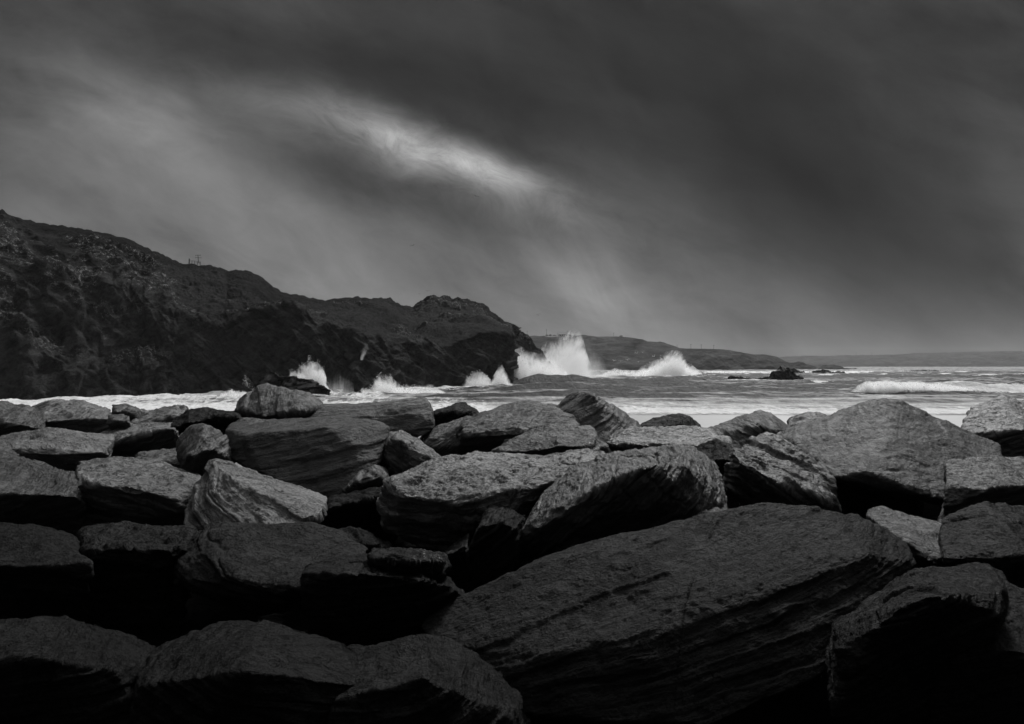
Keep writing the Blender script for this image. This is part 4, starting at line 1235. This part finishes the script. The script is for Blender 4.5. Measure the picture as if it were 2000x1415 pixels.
spray('sparse flecks of spray left of the ragged fan', [(473,738),(478,736),(486,742),(494,752),(502,764)], [(473,750),(502,768)], 113, 260, 0.06, 1.5, 5, fade=0.8, wisp=0.9, mist=False)
spray('low bank of foam breaking left of the perched boulder', [(408,779),(425,774),(440,768),(452,763),(462,768),(475,766),(490,768),(510,764),(530,764)], [(408,781),(530,780)], 111, 7000, 0.15, 2.5, 8, fade=0.55, wisp=0.35)
spray('white line of breaking surf between the two great bursts', [(1172,733),(1185,728),(1196,725),(1214,724),(1232,728),(1256,729)], [(1172,738),(1256,740)], 292, 5000, 0.14, 6, 11, fade=0.7, wisp=0.4)
spray('far white line of surf in front of the moorland hill', [(1360,733),(1385,729),(1400,728),(1430,728),(1460,727),(1490,729),(1530,730)], [(1360,735),(1530,735)], 410, 6000, 0.12, 10, 12, fade=0.8, wisp=0.3)
spray('farthest thin white surf line at the right before the distant land', [(1540,727),(1600,724),(1640,726),(1700,724),(1790,724),(1900,726)], [(1540,731),(1900,731)], 470, 4000, 0.12, 20, 13, fade=0.8, wisp=0.6)
spray('curling white crest of a wave below the headland spray', [(1026,752),(1036,744),(1044,740),(1054,742),(1066,744),(1076,748)], [(1026,757),(1076,752)], 178, 1500, 0.10, 2, 14, fade=0.7, wisp=0.6)
cloud_spray('big white breaking roller at the right edge', [(1660,772),(1672,760),(1684,754),(1696,749),(1712,751),(1730,748),(1752,750),(1770,752),(1791,750),(1820,755),(1860,757),(1900,764),(1925,776)], 783, 119.5, 1.7, 5.0, 15, nsc=(4.0, 7.0), cut=-0.12, wisp=1.5, drops=6000, name='breaking_wave')

# ------------------------------------------------------------------ things on the land
# white house on the hill
hx0 = P(1090, 657, 852); hx1 = P(1110, 657, 852)
house = link('cottage', None); house.location = (hx0[0], 852, hx0[2] - 0.6)
tag(house, 'long white cottage with a dark roof on the crest of the far hill', 'cottage')
Wd = hx1[0] - hx0[0]
bm = bmesh.new(); box(bm, 0, Wd, 0, 6, 0, 2.6)
bm_obj('wall', bm, WHITEWALL, house)
bm = bmesh.new()
vs = [bm.verts.new(c) for c in ((-.3, -.3, 2.6), (Wd + .3, -.3, 2.6), (Wd + .3, 6.3, 2.6), (-.3, 6.3, 2.6), (-.3, 3, 4.1), (Wd + .3, 3, 4.1))]
for f in ((0, 1, 5, 4), (2, 3, 4, 5), (1, 2, 5), (3, 0, 4), (3, 2, 1, 0)): bm.faces.new([vs[i] for i in f])
rf = bm_obj('roof', bm, SLATE, house)
bm = bmesh.new(); box(bm, Wd * .85, Wd * .85 + .7, 2.6, 3.4, 3.2, 4.9); bm_obj('chimney', bm, WHITEWALL, rf)
for fx in (0.2, 0.42, 0.82):
    bm = bmesh.new(); box(bm, Wd * fx - .6, Wd * fx + .6, -.06, .05, 0.9, 2.1); bm_obj('window', bm, GLASS, house)
bm = bmesh.new(); box(bm, Wd * .6 - .5, Wd * .6 + .5, -.06, .05, 0, 2.05); bm_obj('door', bm, GLASS, house)


def pole(label, px, ytop, ybot, D, cross=True):
    a = P(px, ybot + 1.5, D); b = P(px, ytop, D)
    o = link('utility_pole', None); o.location = a
    tag(o, label, 'utility pole', 'poles along the hill crest')
    h_ = b[2] - a[2]
    r = 0.16 * D / 860
    bm = bmesh.new(); rod(bm, (0, 0, 0), (0, 0, h_), r, r * .7); bm_obj('shaft', bm, TIMBER, o)
    if cross:
        bm = bmesh.new(); box(bm, -0.8, 0.8, -.08, .08, h_ * .86, h_ * .86 + .16); bm_obj('crossarm', bm, TIMBER, o)


for lab, px, yt, yb, dd, cr in [
    ('pole on the crest nearest the dark headland slope', 1029.6, 646, 657, 855, True), ('tallest pole on the crest left of the white cottage', 1067.6, 643, 656, 855, True),
    ('pole rising behind the right end of the white cottage', 1109, 646, 656, 866, True), ('pole just right of the white cottage', 1117.4, 646, 656, 860, True),
    ('lone pole on the middle of the hill crest', 1198.6, 650, 657, 850, True), ('short pole where the crest dips after its step', 1322.4, 673, 678, 805, False),
    ('first of three poles on the level part of the crest', 1349.4, 672.5, 680, 805, True), ('middle of three poles on the level part of the crest', 1369.6, 673, 680.5, 805, True),
    ('last of three poles on the level part of the crest', 1394, 674, 681, 805, True),
    ('faint pole on the distant land, the left one of two', 1672, 689, 694, 2640, False), ('faint pole on the distant land, the right one of two', 1703, 688.5, 693.5, 2640, False)]:
    pole(lab, px, yt, yb, dd, cr)


def bush(label, px, y, wpx, hpx, D, seed):
    rs = np.random.default_rng(seed)
    c0 = P(px, y, D)
    w_, h_ = wpx / F * D, hpx / F * D
    k_ = 260
    q = rs.normal(size=(k_, 3)); q /= np.linalg.norm(q, axis=1)[:, None]
    q *= rs.uniform(0.5, 1, (k_, 1)); q[:, 2] = np.abs(q[:, 2])
    q *= 1 + 0.5 * fbm(q * 2 + seed, 2)[:, None]
    c = q * np.array([w_ / 2, w_ / 2, h_])
    s = 0.13 * h_
    a_ = rs.normal(size=(k_, 3, 3)) * s
    v = (c[:, None, :] + a_).reshape(-1, 3)
    me = mesh_np('bush', v, np.arange(k_ * 3).reshape(-1, 3), BUSHM, False)
    o = link('bush', me); o.location = c0
    tag(o, label, 'bush', 'bushes on the hill crest')


bush('low bush under the tallest pole on the crest', 1068, 656.5, 7, 2.6, 856, 1)
bush('rounded bush between the tallest pole and the white cottage', 1075, 656.5, 6, 3.2, 856, 2)
bush('wide bush touching the left wall of the white cottage', 1083, 656.5, 9, 2.4, 856, 3)
bush('small bush touching the right wall of the white cottage', 1113, 656.5, 6, 2.6, 856, 4)
bush('long bush on the crest right of the white cottage', 1122, 656, 9, 2.0, 856, 5)
bush('bush on the crest right of the lone pole', 1213, 657.5, 8, 2.2, 848, 6)

# aerial mast and fence on the cliff top
D0 = 163
o = link('aerial_mast', None); p0 = P(389, 514, D0); o.location = p0
tag(o, 'thin crooked aerial mast with crossbars on the cliff top', 'aerial mast')
s_ = D0 / F


def rel(x, y): return ((x - 389) * s_, 0, -(y - 514) * s_)


bm = bmesh.new(); rod(bm, rel(389, 515), rel(387.2, 508), 0.07, 0.06); rod(bm, rel(387.2, 508), rel(386.6, 498), 0.06, 0.04); bm_obj('shaft', bm, METAL, o)
for x0, x1, y0, y1 in ((382.0, 391.5, 499.2, 498.8), (382.0, 393.0, 503.5, 504.2)):
    bm = bmesh.new(); rod(bm, rel(x0, y0), rel(x1, y1), 0.035)
    for xx in (x0, (x0 + x1) / 2, x1): rod(bm, rel(xx, y0 - 1.2), rel(xx, y0 + 1.4), 0.03)
    bm_obj('crossbar', bm, METAL, o)
o = link('fence', None); o.location = P(369.5, 513, D0)
tag(o, 'short dark wire fence with a stout end post on the cliff top', 'fence')
bm = bmesh.new(); rod(bm, (0, 0, -.4), (0.03, 0, 0.75), 0.12, 0.10); bm_obj('end_post', bm, TIMBER, o)
for i_ in range(4):
    x_1 = (i_ + 1) * 0.55; zg = -0.06 * (i_ + 1)
    bm = bmesh.new(); rod(bm, (x_1, 0, zg - .4), (x_1, 0, zg + .38), 0.05); bm_obj('post', bm, TIMBER, o)
bm = bmesh.new(); rod(bm, (0, 0, .5), (2.3, 0, .08), 0.02); rod(bm, (0, 0, .3), (2.3, 0, -.12), 0.02); bm_obj('wire', bm, METAL, o)


def gull(label, px, y, D, span_px, bank, flap, m, turn):
    """a gull on the wing: one body with head and tail, two bent wings"""
    bm = bmesh.new()
    L_ = 0.5
    secs = [(-0.30, 0.02, 0.01), (-0.22, 0.035, 0.02), (-0.08, 0.06, 0.055), (0.06, 0.065, 0.06), (0.16, 0.045, 0.045), (0.22, 0.04, 0.042), (0.26, 0.025, 0.025), (0.31, 0.006, 0.006)]
    rings = []
    for yy, rx, rz in secs:
        rings.append([bm.verts.new((rx * math.cos(t), yy, rz * math.sin(t))) for t in [2 * math.pi * i / 8 for i in range(8)]])
    for a, b in zip(rings[:-1], rings[1:]):
        for i in range(8): bm.faces.new((a[i], a[(i + 1) % 8], b[(i + 1) % 8], b[i]))
    bm.faces.new(rings[0][::-1]); bm.faces.new(rings[-1])
    o = bm_obj('gull', bm, m, None, True)
    tag(o, label, 'gull', 'gulls flying over the bay')
    for s in (-1, 1):
        bm = bmesh.new()
        st = [(0.04, 0.0, 0.10, -0.08), (0.30, 0.30 * flap, 0.13, -0.04), (0.48, 0.26 * flap, 0.09, -0.06), (0.70, 0.12 * flap, -0.06, -0.12)]
        up, lo = [], []
        for x, z, y1, y0 in st:
            up.append((bm.verts.new((s * x, y1, z + .012)), bm.verts.new((s * x, y0, z + .008))))
            lo.append((bm.verts.new((s * x, y1, z - .012)), bm.verts.new((s * x, y0, z - .002))))
        for i in range(3):
            for q in (up, lo): bm.faces.new((q[i][0], q[i + 1][0], q[i + 1][1], q[i][1]))
            bm.faces.new((up[i][0], up[i + 1][0], lo[i + 1][0], lo[i][0])); bm.faces.new((up[i][1], up[i + 1][1], lo[i + 1][1], lo[i][1]))
        bm.faces.new((up[3][0], up[3][1], lo[3][1], lo[3][0]))
        bmesh.ops.recalc_face_normals(bm, faces=bm.faces)
        bm_obj('wing', bm, m, o)
    o.location = P(px, y, D)
    sc = 1.35 * span_px / F * D / 1.4
    o.scale = (sc, sc, sc)
    o.rotation_euler = (0, R(bank), R(turn))


for a in [('white gull, leftmost of three in a level row before the hill', 1199, 705, 200, 7, 8, 0.9, GULLW, 20),
          ('white gull in the middle of the level row of three before the hill', 1212, 705.5, 200, 7, 4, 0.7, GULLW, -15),
          ('white gull at the right end of the level row of three before the hill', 1225.5, 703.5, 200, 6.5, -6, 0.9, GULLW, 10),
          ('lowest white gull before the hill, just above the surf', 1247, 707.5, 210, 4.5, -18, 0.9, GULLW, 25),
          ('white gull with raised wings high before the hill', 1244, 690.5, 200, 7, -12, 1.2, GULLW, 12),
          ('small white gull highest before the hill', 1255, 688.5, 220, 4.5, 6, 0.8, GULLW, -20),
          ('white gull above the rounded hump of spray', 1277.5, 697, 200, 7, -25, 1.3, GULLW, 15),
          ('dark gull gliding high under the bright streak of cloud', 930, 383.5, 90, 9, 10, 0.35, GULLD, 30),
          ('dark gull in the grey sky above the saddle of the cliff', 806, 480, 110, 8, -8, 0.6, GULLD, -25),
          ('dark gull just above the saddle, the upper of two', 835, 569, 120, 7, 8, 0.8, GULLD, 20),
          ('faint gull just above the saddle, the lower of two', 819, 574.5, 150, 5, -5, 0.5, GULLD, 35),
          ('dark gull with raised wings right of the headland', 1052, 616, 120, 7, -15, 1.3, GULLD, 10),
          ('tiny gull in the upper left sky beside the bright streak', 698, 297, 130, 5, 5, 0.5, GULLD, 25)]:
    gull(*a)
